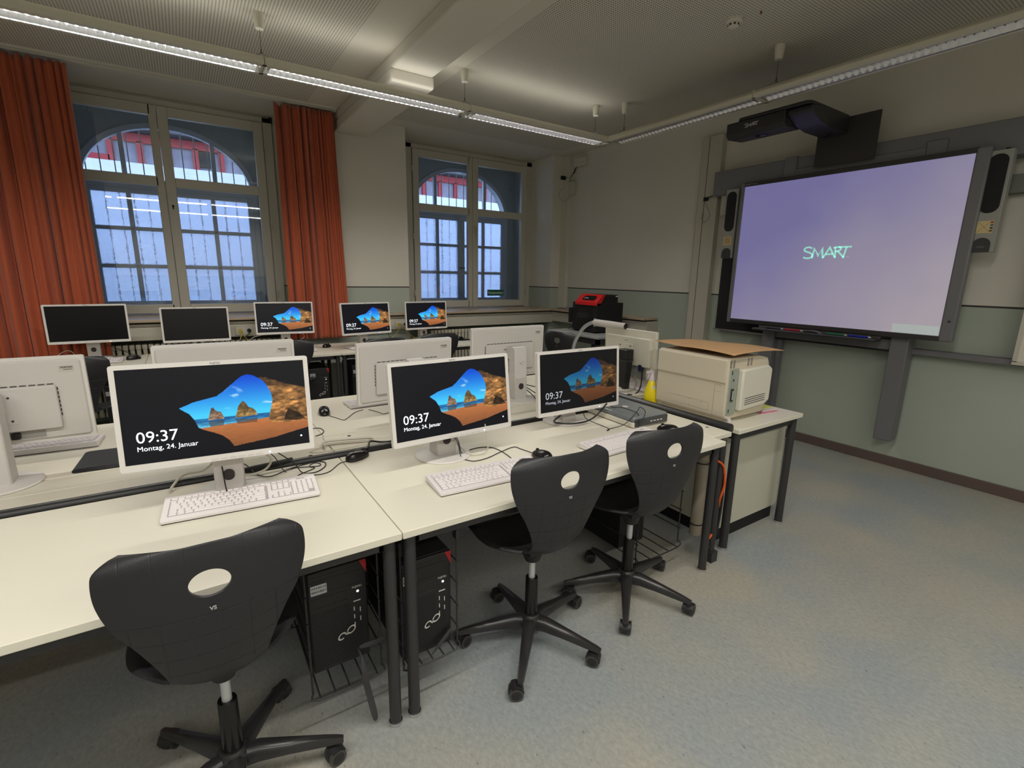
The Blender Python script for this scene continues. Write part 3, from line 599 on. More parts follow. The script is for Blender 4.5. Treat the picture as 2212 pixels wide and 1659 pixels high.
def picture():
    W_, H_ = 400, 225
    u, v = np.meshgrid((np.arange(W_) + .5) / W_, (np.arange(H_) + .5) / H_)   # v down
    c = np.zeros((H_, W_, 3)); c[:] = (8, 8, 14)
    up = [(.29, .45), (.36, .40), (.42, .375), (.49, .35), (.53, .30), (.57, .24), (.60, .195), (.635, .145), (.665, .13), (.70, .145), (.75, .20), (.79, .29), (.81, .39), (.815, .5), (.815, .64), (.80, .70), (.86, .72), (1.01, .70), (1.01, .80), (.80, .88), (.56, .93), (.54, .86), (.50, .79), (.46, .75), (.42, .72), (.38, .68), (.365, .60), (.34, .52), (.31, .48)]
    ins = in_poly(u, v + 0.006 * (fbm(u, v, 30, 3) - .5), up)
    t = np.clip((v - .13) / .42, 0, 1)[..., None]
    sky = (1 - t) * np.array([0, 66, 205]) + t * np.array([70, 205, 250])
    cl = np.clip((fbm(u, v * 1.6, 14, 9, 5) - .50) * 5, 0, 1) * np.clip(1 - ((u - .585) / .06) ** 2 - ((v - .30 - (u - .58) * .8) / .075) ** 2, 0, 1) ** .4
    cl2 = np.clip((fbm(u, v * 3, 20, 19, 4) - .46) * 4, 0, 1) * (np.clip(1 - ((u - .78) / .05) ** 2 - ((v - .47) / .035) ** 2, 0, 1) + np.clip(1 - ((u - .53) / .05) ** 2 - ((v - .5) / .02) ** 2, 0, 1) * .5)
    sky = sky + (np.array([235, 245, 250]) - sky) * np.clip(cl + cl2, 0, 1)[..., None]
    c[ins] = sky[ins]
    sea = ins & (v > .585); wv = fbm(u * .6, v * 6, 40, 23, 3)
    seac = np.array([38, 112, 168]) + (wv[..., None] - .5) * np.array([120, 150, 150]) + np.clip((v - .62) / .05, 0, 1)[..., None] * np.array([60, 80, 60]); c[sea] = seac[sea]
    sand = ins & (v > .685 - .12 * (u - .42)) & (v > .60)
    sc_ = np.array([176, 108, 62]) * (1.08 - 1.1 * np.clip(v - .66, 0, 1))[..., None] * (.93 + .14 * fbm(u, v * 4, 30, 31, 3))[..., None]; c[sand] = sc_[sand]
    for poly, base in (([(.435, .61), (.44, .56), (.45, .51), (.455, .475), (.468, .47), (.475, .50), (.49, .52), (.505, .525), (.515, .56), (.52, .61)], (130, 104, 84)),
                       ([(.58, .61), (.59, .56), (.60, .49), (.615, .45), (.63, .425), (.645, .45), (.66, .50), (.685, .52), (.70, .555), (.705, .60)], (140, 112, 66))):
        r_ = in_poly(u, v, poly); f = fbm(u, v, 60, 41, 4); cc = np.array(base) * (.5 + f[..., None] * 1.1) * (0.75 + 0.5 * np.clip((v - .5) * 8, 0, 1))[..., None]; c[r_] = cc[r_]
        m_ = in_poly(u, v, [(p[0], 1.215 - p[1] * .97) for p in poly]) & ins & (v > .62) & (v < .68); c[m_] = c[m_] * .45 + np.array([40, 28, 24])
    rock = in_poly(u, v, [(.72, .155), (.80, .20), (.88, .26), (.95, .30), (1.01, .33), (1.01, .71), (.87, .72), (.80, .705), (.775, .70), (.77, .64), (.785, .55), (.80, .45), (.795, .36), (.775, .27), (.745, .19)])
    rock2 = rock | in_poly(u, v, [(.70, .14), (.78, .18), (.86, .27), (.80, .33), (.76, .22)])
    f = fbm(u, v * 1.2, 34, 51, 5); g2 = fbm(u + v, v - u, 12, 61, 3)
    rc = np.array([176, 122, 66]) * (.15 + 1.25 * f * (.45 + g2))[..., None] * np.clip((v - .10 - .25 * np.clip(u - .78, 0, 1)) * 4.5, 0, 1)[..., None] * np.clip(1.55 - 1.1 * np.abs(u - .82) * 2.2, .55, 1.2)[..., None]
    edge = rock2 & (v > .15 + .04 * fbm(u, v, 50, 71)); c[edge] = rc[edge] + 6
    cave = in_poly(u, v, [(.89, .56), (.95, .62), (.99, .70), (.93, .71), (.86, .69), (.87, .62)]); c[cave & rock] = c[cave & rock] * .3
    c = np.clip(c, 0, 255) / 255; c = np.where(c <= .04045, c / 12.92, ((c + .055) / 1.055) ** 2.4)
    return c
PIC = picture()
SW, SH = 0.527, 0.296
def screen_mesh():
    H_, W_, _ = PIC.shape; xs = (np.arange(W_ + 1) / W_ - .5) * SW; zs = (.5 - np.arange(H_ + 1) / H_) * SH
    X, Z = np.meshgrid(xs, zs); vs = np.stack([X, np.zeros_like(X), Z], -1).reshape(-1, 3)
    idx = np.arange((W_ + 1) * (H_ + 1)).reshape(H_ + 1, W_ + 1)
    fs = np.stack([idx[1:, :-1], idx[1:, 1:], idx[:-1, 1:], idx[:-1, :-1]], -1).reshape(-1, 4)
    me = D.meshes.new('screen_picture'); me.vertices.add(len(vs)); me.vertices.foreach_set('co', vs.ravel()); me.loops.add(fs.size); me.loops.foreach_set('vertex_index', fs.ravel().astype(np.int32))
    me.polygons.add(len(fs)); me.polygons.foreach_set('loop_start', (np.arange(len(fs)) * 4).astype(np.int32)); me.update(calc_edges=True)
    ca = me.color_attributes.new('picture', 'FLOAT_COLOR', 'CORNER')
    pc = np.pad(PIC, ((0, 1), (0, 1), (0, 0)), mode='edge'); pc4 = np.concatenate([pc, np.ones(pc.shape[:2] + (1,))], -1).reshape(-1, 4)
    ca.data.foreach_set('color', pc4[fs.ravel()].astype(np.float32).ravel()); return me
def screen_mat(name, strength):
    mt = D.materials.new(name); mt.use_nodes = True; nt = mt.node_tree; b = nt.nodes['Principled BSDF']; b.inputs['Base Color'].default_value = (0.006, 0.006, 0.008, 1); b.inputs['Roughness'].default_value = 0.32; b.inputs['Specular IOR Level'].default_value = 0.3
    a = N(nt, 'ShaderNodeVertexColor'); a.layer_name = 'picture'; nt.links.new(a.outputs[0], b.inputs['Emission Color']); b.inputs['Emission Strength'].default_value = strength; return mt
M_SCR = screen_mat('screen_bright', 1.05); M_SCRD = screen_mat('screen_dim', 0.30)
ME_SCR = screen_mesh(); ME_SCR.materials.append(M_SCR)
ME_SCRD = ME_SCR.copy(); ME_SCRD.materials.clear(); ME_SCRD.materials.append(M_SCRD)
M_TXT = mat('screen_text', (240, 245, 255), 0.5, emit=(240, 245, 255), estr=1.0); M_TXTD = mat('screen_text_dim', (150, 155, 165), 0.5, emit=(150, 155, 165), estr=0.9)
M_SCROFF = mat('screen_off', (13, 12, 14), 0.3, spec=0.3)
TXT = {}
for k, mt in (('b', M_TXT), ('d', M_TXTD)):
    TXT[k] = (text_mesh('09:37', 0.050, 'clock', mt, 0.0001), text_mesh('Montag, 24. Januar', 0.0215, 'date', mt, 0.0001, 0.0))
FUJ = text_mesh('FUJITSU', 0.0085, 'maker_name', mat('print_grey', (110, 108, 106), 0.6), 0.0001, 0.0001, 'CENTER')
def loop_logo(sz):
    """figure-of-eight mark"""
    s = sz
    p1 = [(-.05 * s, -.02 * s)] + arc(-.27 * s, -.06 * s, .20 * s, .19 * s, 0, 0, 1)
    a = arc(-.24 * s, -.07 * s, .19 * s, .17 * s, -50, -330, 22); b = arc(.24 * s, .07 * s, .22 * s, .20 * s, 130, -130 , 24)
    pth = a + [(-.02 * s, -.03 * s)]
    pth2 = [(.02 * s, .07 * s)] + arc(.24 * s, .10 * s, .21 * s, .19 * s, 175, -140, 26) + [(.05 * s, -.06 * s), (-.06 * s, -.02 * s)]
    return [a + [(0.03 * s, -.06 * s)], pth2]

# ------------------------------------------------------------------ monitors
PW, PH, PT = 0.556, 0.331, 0.022
def make_monitor(label, loc, rz, bot, tilt, mode, group, power=True):
    """screen faces local -y.  bot: height of the panel's lower edge over the desk"""
    t = thing('computer_monitor', label, 'monitor', loc, rz, group)
    MB().lathe([(0.0, 0.0), (0.122, 0.0), (0.124, 0.004), (0.120, 0.008), (0.05, 0.013), (0.0, 0.013)], seg=48).build('stand_base', M_MONW, t)
    c = MB(); c.prism([(-0.040, 0.008), (0.045, 0.008), (0.034, 0.33), (0.024, 0.345), (-0.026, 0.345), (-0.032, 0.33)], 'x', -0.046, 0.046)
    col = c.build('stand_column', M_MONB, t, bevel=0.006)
    MB().prism(rrect(-0.018, 0.018, 0.075, 0.115, 0.017), 'y', 0.0415, 0.044).build('cable_hole', M_SLOT, col)
    MB().prism(rrect(-0.018, 0.018, 0.06, 0.10, 0.017), 'y', -0.042, -0.0395).build('cable_hole', M_SLOT, col)
    strokes(loop_logo(0.05), 0.005, 0.0006, lambda u, v, d: (-u, 0.0395 + d - 0.0, v + 0.245), 0).build('logo', M_MONW, col)
    MB().box(-0.04, 0.04, -0.07, -0.02, bot + 0.13, bot + 0.21).build('tilt_joint', M_MONB, t, bevel=0.006)
    p = MB(); o = rrect(-PW / 2, PW / 2, 0, PH, 0.008); sx, z0, z1 = SW / 2, 0.021, 0.021 + SH
    # bezel ring with the recessed opening
    inn = [(sx, z0), (sx, z1), (-sx, z1), (-sx, z0)]; n = len(o); q = n // 4
    vs = [(x, -PT / 2, z) for x, z in o] + [(x, -PT / 2, z) for x, z in inn] + [(x, -PT / 2 + 0.003, z) for x, z in inn] + [(x, PT / 2, z) for x, z in o]
    fs = []
    for k in range(4):
        for i in range(q - 1): fs.append((k * q + i, k * q + i + 1, n + k))
        fs.append((k * q + q - 1, ((k + 1) % 4) * q, n + (k + 1) % 4, n + k))
        fs.append((n + k, n + (k + 1) % 4, n + 4 + (k + 1) % 4, n + 4 + k))
    fs.append((n + 4, n + 5, n + 6, n + 7)); fs.append(tuple(range(n + 8, 2 * n + 8)))
    for i in range(n): fs.append((i, (i + 1) % n, n + 8 + (i + 1) % n, n + 8 + i))
    p.add(vs, fs)
    pan = p.build('display_panel', M_MONW, t, loc=(0, -0.12, bot), rot=(-tilt, 0, 0))
    yb = PT / 2
    bk = MB(); bk.prism(rrect(-PW / 2 + 0.012, PW / 2 - 0.012, 0.014, PH - 0.012, 0.012), 'y', yb - 0.001, yb + 0.008)
    bk.build('back_shell', M_MONB, pan, bevel=0.004)
    hump = MB(); hump.prism(rrect(-0.185, 0.185, 0.055, 0.225, 0.008), 'y', yb + 0.006, yb + 0.026); hump.build('back_cover', M_MONB, pan, bevel=0.004)
    sl = MB()
    for k in range(14): sl.box(-0.178 + k * 0.0256, -0.178 + k * 0.0256 + 0.019, yb + 0.008, yb + 0.0095, 0.2265, 0.2295)
    for sgn in (-1, 1):
        for k in range(7): sl.box(sgn * 0.187 - 0.0015, sgn * 0.187 + 0.0015, yb + 0.008, yb + 0.0095, 0.10 + k * 0.017, 0.112 + k * 0.017)
    sl.build('vent_slots', M_SLOT, pan)
    pt_ = MB(); pt_.box(-0.13, 0.10, yb + 0.0075, yb + 0.0095, 0.022, 0.052); pt_.build('port_recess', mat('recess_grey', (158, 154, 150), 0.6), pan)
    vp = MB(); vp.prism(rrect(-0.065, 0.065, 0.085, 0.205, 0.008), 'y', yb + 0.0255, yb + 0.028)
    vpo = vp.build('mount_plate', M_MONB, pan, bevel=0.001)
    for sx_, sz_ in ((-0.05, 0.1), (0.05, 0.1), (-0.05, 0.19), (0.05, 0.19)): MB().cyl((sx_, yb + 0.026, sz_), (sx_, yb + 0.0295, sz_), 0.004, seg=12).build('screw', M_SLOT, vpo)
    st = MB().box(-0.245, -0.20, yb + 0.0078, yb + 0.0088, 0.272, 0.296).build('inventory_sticker', M_STICK, pan)
    ik = MB()
    r = random.Random(int(loc[0] * 1000) + 5); x = -0.242
    while x < -0.206: wd = r.choice((0.0008, 0.0016, 0.0012)); ik.box(x, x + wd, yb + 0.0088, yb + 0.0091, 0.286, 0.293); x += wd + 0.0009
    ik.box(-0.241, -0.214, yb + 0.0088, yb + 0.0091, 0.280, 0.282); ik.build('barcode_print', M_STICKINK, st)
    pg = MB().box(-0.06, -0.035, yb + 0.005, yb + 0.03, 0.026, 0.048).build('cable_plug', M_BLACK, pan, bevel=0.003)
    ys = -PT / 2 + 0.0025
    if mode == 'off':
        MB().box(-sx, sx, ys, ys + 0.0004, z0, z1).build('screen', M_SCROFF, pan)
    else:
        s = put('screen', ME_SCR if mode == 'b' else ME_SCRD, pan, (0, ys, z0 + SH / 2))
        me1, me2 = TXT[mode]
        put('clock_text', me1, pan, (-0.231, ys - 0.0003, z0 + 0.066), (PI / 2, 0, 0)); put('date_text', me2, pan, (-0.231, ys - 0.0003, z0 + 0.040), (PI / 2, 0, 0))
        MB().cyl((0.238, ys - 0.0002, z0 + 0.03), (0.238, ys - 0.0005, z0 + 0.03), 0.0032, seg=12).build('status_icon', TXT[mode][0].materials[0], pan)
    put('maker_text', FUJ, pan, (0, -PT / 2 - 0.0003, PH - 0.0110), (PI / 2, 0, 0))
    bt = MB()
    for k in range(6): bt.prism(rrect(-0.028 + k * 0.026 - .01, -0.028 + k * 0.026 + .011, 0.003, 0.009, 0.001), 'y', -PT / 2 - 0.0006, -PT / 2)
    bt.build('menu_buttons', M_MONB, pan)
    MB().cyl((0.135, -PT / 2 - 0.001, 0.008), (0.135, -PT / 2, 0.008), 0.003, seg=12).build('power_light', mat('led_blue', (190, 205, 255), 0.4, emit=(150, 175, 255), estr=3.0) if mode != 'off' else mat('led_amber', (250, 240, 190), 0.4, emit=(250, 235, 180), estr=2.0), pan)
    return t
def at_panel(x, y, yaw, z=DZ):
    """panel front-bottom centre -> stand position"""
    return (x - 0.131 * math.sin(yaw), y + 0.131 * math.cos(yaw), z)
GF = 'front row monitors facing the photographer'; GR = 'rear row monitors turned away'; GW = 'monitors along the window wall'
R_ = math.radians
make_monitor('large nearest white monitor at lower left showing 09:37 and a beach', at_panel(0.055, 1.797, R_(-5.8)), R_(-5.8), 0.165, R_(7), 'b', GF)
make_monitor('white monitor showing 09:37, middle one of the front row', at_panel(0.890, 1.745, R_(2.2)), R_(2.2), 0.117, R_(7), 'b', GF)
make_monitor('dim white monitor at the right end of the front row beside the flatbed scanner', at_panel(1.694, 1.882, R_(-0.4)), R_(-0.4), 0.084, R_(4.5), 'd', GF)
def back_mon(label, xc, y, yaw, bot, tilt): # panel plane at y, screen toward +y
    yw = PI + yaw
    make_monitor(label, (xc + 0.12 * math.sin(yaw), y - 0.12 * math.cos(yaw), DZ), yw, bot, tilt, 'b', GR)
back_mon('white monitor back cut off by the left edge, over a white keyboard', -0.635, 2.53, R_(-1), 0.118, R_(2))
back_mon('white monitor back of which only the upper strip shows over the nearest monitor', 0.135, 2.545, 0.0, 0.135, R_(2))
back_mon('white monitor back behind the middle glowing front monitor', 0.975, 2.53, R_(4.4), 0.100, R_(3))
back_mon('white monitor back with a full column stand, nearest the silver swan-neck camera', 1.725, 2.655, R_(1), 0.13, R_(2))
wm = [(-1.62, 5.50, 0.0, 0.165, 2, 'off', 'black-screened white monitor cut by the left edge before the orange curtain'),
      (-0.72, 5.517, 0.8, 0.15, 1, 'off', 'black-screened white monitor before the left end of the wide window'),
      (0.064, 5.59, -1.9, 0.106, 6, 'off', 'black-screened white monitor with a tiny light, before the wide window'),
      (0.847, 5.56, -5.0, 0.146, 5, 'b', 'glowing monitor just left of and overlapping the bunched orange curtain'),
      (1.575, 5.13, 10.5, 0.152, 6, 'b', 'glowing monitor just right of the bunched orange curtain'),
      (2.43, 5.54, 4.2, 0.130, 4, 'b', 'farthest glowing monitor, under the left side of the narrower window')]
for x, y, a, bt_, tl, md, lb in wm: make_monitor(lb, at_panel(x, y, R_(a)), R_(a), bt_, R_(tl), md, GW)
# teacher's monitor, older square one, seen from behind
t = thing('square_monitor', 'older square-backed white monitor beside the beige printer, seen from behind', 'monitor', (2.68, 2.515, DZ), R_(-90 + 180))
def teacher():
    pw, ph = 0.50, 0.385
    p = MB(); p.box(-pw / 2, pw / 2, -0.018, 0.010, 0, ph); pan = p.build('display_panel', M_BEIGE2, t, loc=(0, -0.05, 0.03), rot=(R_(-3), 0, 0), bevel=0.004)
    MB().box(-pw / 2 + 0.018, pw / 2 - 0.018, -0.0195, -0.0185, 0.02, ph - 0.018).build('screen', M_SCROFF, pan)
    h = MB(); h.prism(rrect(-0.225, 0.205, 0.13, 0.335, 0.006), 'y', 0.008, 0.045); h.box(-0.225, 0.205, 0.008, 0.02, 0.03, 0.13); h.build('back_cover', M_BEIGE2, pan, bevel=0.005)
    MB().box(-0.18, 0.16, 0.019, 0.0225, 0.035, 0.128).build('port_recess', mat('recess_grey2', (140, 142, 136), 0.6), pan)
    mp_ = MB().prism(rrect(-0.07, 0.07, 0.155, 0.285, 0.004), 'y', 0.045, 0.049).build('mount_plate', M_BEIGE2, pan, bevel=0.002)
    for sx_, sz_ in ((-0.05, 0.17), (0.05, 0.17), (-0.05, 0.27), (0.05, 0.27)): MB().cyl((sx_, 0.048, sz_), (sx_, 0.051, sz_), 0.005, seg=12).build('screw', M_SLOT, mp_)
    put('maker_text', FUJ, pan, (0.0, 0.0455, 0.305), (PI / 2, 0, PI))
    MB().box(-0.16, -0.13, 0.02, 0.05, 0.10, 0.145).build('video_plug', mat('plug_navy', (30, 34, 70), 0.5), pan, bevel=0.003)
    MB().box(-0.045, 0.045, 0.045, 0.12, 0.19, 0.24).build('stand_arm', M_BEIGE2, t, loc=(0, -0.05, 0.02), bevel=0.006)
    MB().lathe([(0, 0), (0.11, 0), (0.115, 0.006), (0.03, 0.02), (0, 0.02)], (0, 0.06, 0), 36).cyl((0, 0.06, 0.01), (0, 0.06, 0.25), 0.03).build('stand_base', M_BEIGE2, t)
teacher()

# ------------------------------------------------------------------ keyboards and mice
def key_layout():
    ks = []; p = 0.0192; y0 = 0.030
    def row(y, xs, h=0.0155):
        for x, wd in xs: ks.append((x, y, wd, h))
    x0 = -0.2165
    rows = [(0, [1.25, 1.1, 1.25, 6.0, 1.25, 1.1, 1.1, 1.6]), (1, [1.25, 1, 1, 1, 1, 1, 1, 1, 1, 1, 1, 1, 2.4]), (2, [1.75, 1, 1, 1, 1, 1, 1, 1, 1, 1, 1, 1, 1.9]), (3, [1.5, 1, 1, 1, 1, 1, 1, 1, 1, 1, 1, 1, 1, 1.1]), (4, [1, 1, 1, 1, 1, 1, 1, 1, 1, 1, 1, 1, 1, 1.65])]
    for r, ws in rows:
        x = x0
        for wd in ws: ks.append((x, y0 + r * p, wd * p, p)); x += wd * p
    x = x0; ks.append((x, 0.135, p * 1.1, 0.012))
    for g_ in range(3):
        for k in range(4): ks.append((x0 + 0.040 + g_ * 0.084 + k * p, 0.135, p, 0.012))
    for k in range(3): ks.append((0.0855 + k * p, 0.135, p, 0.012))
    for r in (3, 4):
        for k in range(3): ks.append((0.0855 + k * p, y0 + r * p, p, p))
    for k in range(3): ks.append((0.0855 + k * p, y0, p, p))
    ks.append((0.0855 + p, y0 + p, p, p))
    for r in range(5):
        for k in range(4):
            if k == 3 and r in (0, 2): continue
            ks.append((0.150 + k * p * .92, y0 + r * p, p * .92, p * (2 if (k == 3 and r in (1,)) else 1)))
    return ks
KEYS = key_layout()
def make_keyboard(label, x, y, rz, group, z=DZ):
    """origin: front-left corner region; board spans -.235...235 x 0...165"""
    t = thing('keyboard', label, 'keyboard', (x, y, z), rz, group)
    def slope(xx, yy, h=0): return (xx, yy, 0.012 + 0.014 * yy / 0.165 + h)
    b = MB(); o = rrect(-0.235, 0.235, 0, 0.165, 0.006); n = len(o)
    vs = [(p[0], p[1] + .002, 0.004) for p in o] + [slope(*p) for p in o]; b.add(vs, [tuple(range(n - 1, -1, -1)), tuple(range(n, 2 * n))] + [(k, (k + 1) % n, (k + 1) % n + n, k + n) for k in range(n)])
    b.build('keyboard_case', M_KEYW, t)
    bd = MB()
    for (a, c, d, e) in ((-0.2185, 0.072, 0.028, 0.128), (-0.2185, -0.195, 0.1335, 0.1485), (-0.178, -0.100, 0.1335, 0.1485), (-0.094, -0.016, 0.1335, 0.1485), (-0.010, 0.068, 0.1335, 0.1485), (0.0835, 0.145, 0.1335, 0.1485), (0.0835, 0.145, 0.086, 0.128), (0.0835, 0.145, 0.028, 0.0495), (0.1025, 0.124, 0.048, 0.069), (0.148, 0.2225, 0.028, 0.128)):
        bd.add([slope(a, d, .0006), slope(c, d, .0006), slope(c, e, .0006), slope(a, e, .0006)], [(0, 1, 2, 3)])
    bd.build('key_bed', M_KEYG, t)
    k_ = MB()
    for (a, d, wd, h) in KEYS:
        g = 0.0008; g2 = 0.0022; x1, x2, y1, y2 = a + g, a + wd - g, d + g, d + h - g
        vs = [slope(x1, y1, 0), slope(x2, y1, 0), slope(x2, y2, 0), slope(x1, y2, 0), slope(x1 + g2, y1 + g2, .0035), slope(x2 - g2, y1 + g2, .0035), slope(x2 - g2, y2 - g2, .0035), slope(x1 + g2, y2 - g2, .0035)]
        k_.add(vs, [(4, 5, 6, 7), (0, 1, 5, 4), (1, 2, 6, 5), (2, 3, 7, 6), (3, 0, 4, 7)])
    k_.build('keys', M_KEYW, t)
    MB().box(-0.232, 0.232, 0.004, 0.16, 0.0, 0.006).box(-0.2, -0.17, 0.14, 0.155, 0.0, 0.02).box(0.17, 0.2, 0.14, 0.155, 0.0, 0.02).build('underside', M_BLACK, t)
    me = FUJ; o = put('maker_text', me, t, (0.185, 0.1385, 0.0245), (R_(4.8), 0, 0)); return t
KB = make_keyboard('white keyboard in front of the nearest large monitor, lower left', 0.095, 1.735, R_(-4.3), 'white full-size keyboards')
def kb(lb, x, y, rz, z=DZ): dup(KB, (x, y, z), R_(rz), lb)
kb('white keyboard before the middle front monitor, partly behind a chair back', 0.925, 1.468, -3.6)
kb('white keyboard between the dim right monitor and the rightmost chair back', 1.705, 1.475, 2.5)
kb('white keyboard under the monitor back at the left edge', -0.62, 2.93, 180 - 3)
kb('white keyboard under the monitor back behind the middle front monitor', 0.975, 2.99, 180 + 1)
kb('white keyboard on the far side of the column-stand monitor near the swan-neck camera', 1.74, 3.02, 180)
kb('white keyboard before the black screen left of the wide window', -0.74, 5.26, 0)
kb('white keyboard on the window desk at the left photo edge', -1.52, 5.22, 1)
kb('white keyboard before the glowing monitor left of the bunched curtain', 0.83, 5.17, -2)
kb('white keyboard before the glowing monitor right of the bunched curtain', 1.62, 5.13, 8)
kb('white keyboard before the farthest glowing monitor', 2.42, 5.24, 3)
kb('white keyboard below the square-backed monitor beside the beige printer', 2.78, 2.40, 90)
def make_mouse(label, x, y, rz):
    t = thing('computer_mouse', label, 'mouse', (x, y, DZ), rz, 'black computer mice')
    def fn(u, v):
        th = 2 * PI * u; ph = PI / 2 * v
        rx, ry = 0.0315 * (1 - 0.1 * math.sin(th)), 0.058
        cx = abs(math.cos(th)) ** .85 * (1 if math.cos(th) >= 0 else -1); cy = abs(math.sin(th)) ** .85 * (1 if math.sin(th) >= 0 else -1)
        rr = math.cos(ph) ** .75 if v < 1 else 0
        return (rx * cx * rr, ry * cy * rr, 0.004 + 0.034 * math.sin(ph) ** .9 * (1 - 0.22 * cy * rr))
    b = MB(); b.grid(fn, 32, 10); b.cyl((0, 0, 0), (0, 0, 0.005), 0.03, seg=24); b.build('mouse_body', M_GLOSSB, t, angle=180)
    MB().cyl((-0.003, 0.03, 0.030), (0.003, 0.03, 0.030), 0.009, seg=16).build('scroll_wheel', M_BLACK, t)
    return t
MS = make_mouse('black mouse over the seam between the two front desks', 0.55, 2.02, R_(-62)); MS.location.z = DZ - .001
def ms(lb, x, y, rz): dup(MS, (x, y, DZ), R_(rz), lb)
ms('black mouse right of the rightmost front keyboard by the scanner', 2.035, 1.58, 20)
ms('black mouse half hidden behind the middle chair back', 1.235, 1.61, 5)
ms('round-looking black mouse on the rear desk right of the nearest monitor', 0.59, 2.80, 170)
ms('black mouse on the window desk right of the black screen by the window', -0.435, 5.41, -60)
ms('black mouse between the two curtain-side glowing monitors', 1.215, 5.42, -50)
ms('black mouse on a mat at the right end of the window desks', 2.78, 5.36, -80)
tag(MB().prism([(0.11 * math.cos(a * PI / 16), 0.10 * math.sin(a * PI / 16)) for a in range(32)], 'z', 0, 0.003).build('mouse_mat', M_MATTE, None, (2.80, 5.35, DZ)), 'round black mouse mat at the right end of the window desks', 'mat')
for o in list(D.objects):
    if o.get('label') == 'black mouse on a mat at the right end of the window desks': o.location.z = DZ + 0.003
tag(MB().prism(rrect(-0.10, 0.11, -0.135, 0.135, 0.02), 'z', 0, 0.004).build('mouse_pad', M_MATTE, None, (-0.335, 2.545, DZ), (0, 0, R_(-3))), 'dark mouse pad showing left of the nearest large monitor', 'pad')

# ------------------------------------------------------------------ chairs
def shell_material():
    mt = D.materials.new('chair_shell'); mt.use_nodes = True; nt = mt.node_tree; b = nt.nodes['Principled BSDF']
    b.inputs['Base Color'].default_value = lin((40, 39, 42)) + (1,); b.inputs['Roughness'].default_value = 0.42; b.inputs['Specular IOR Level'].default_value = 0.45
    uv = N(nt, 'ShaderNodeUVMap'); sp = N(nt, 'ShaderNodeSeparateXYZ'); nt.links.new(uv.outputs[0], sp.inputs[0])
    def line(v, pitch):
        f = math_node(nt, 'FRACT', math_node(nt, 'DIVIDE', v, pitch)); d = math_node(nt, 'ABSOLUTE', math_node(nt, 'SUBTRACT', f, 0.5)); return math_node(nt, 'SUBTRACT', 1.0, math_node(nt, 'SMOOTH_MIN', math_node(nt, 'DIVIDE', math_node(nt, 'SUBTRACT', 0.5, d), 0.035), 1.0, 0.1))
    g = math_node(nt, 'MAXIMUM', line(sp.outputs['X'], 0.058), line(sp.outputs['Y'], 0.058))
    n = N(nt, 'ShaderNodeTexNoise'); n.inputs['Scale'].default_value = 330; nt.links.new(uv.outputs[0], n.inputs['Vector'])
    band = math_node(nt, 'MULTIPLY', math_node(nt, 'GREATER_THAN', sp.outputs['Y'], 0.17), math_node(nt, 'LESS_THAN', sp.outputs['Y'], 0.37))
    amp = math_node(nt, 'ADD', 0.25, math_node(nt, 'MULTIPLY', band, 0.75))
    h = math_node(nt, 'SUBTRACT', math_node(nt, 'MULTIPLY', n.outputs['Fac'], 0.32), math_node(nt, 'MULTIPLY', g, amp))
    bp = N(nt, 'ShaderNodeBump'); bp.inputs['Strength'].default_value = 0.55; bp.inputs['Distance'].default_value = 0.0022; nt.links.new(h, bp.inputs['Height']); nt.links.new(bp.outputs[0], b.inputs['Normal'])
    return mt
M_SHELL = shell_material()
PROF = [(-.222, .905), (-.230, .865), (-.231, .80), (-.225, .73), (-.213, .66), (-.196, .59), (-.172, .53), (-.135, .487), (-.08, .466), (-.01, .461), (.07, .468), (.15, .475), (.21, .468), (.24, .445)]
WID = [.385, .415, .415, .375, .30, .24, .21, .22, .30, .39, .42, .41, .385, .33]
BOW = [.058, .055, .05, .04, .030, .022, .02, .03, .04, .045, .035, .025, .015, .0]
def catm(a, t):
    n = len(a) - 1; f = t * n; i = min(int(f), n - 1); t = f - i; p0, p1, p2, p3 = a[max(i - 1, 0)], a[i], a[i + 1], a[min(i + 2, n)]
    return 0.5 * ((2 * p1) + (-p0 + p2) * t + (2 * p0 - 5 * p1 + 4 * p2 - p3) * t * t + (-p0 + 3 * p1 - 3 * p2 + p3) * t ** 3)
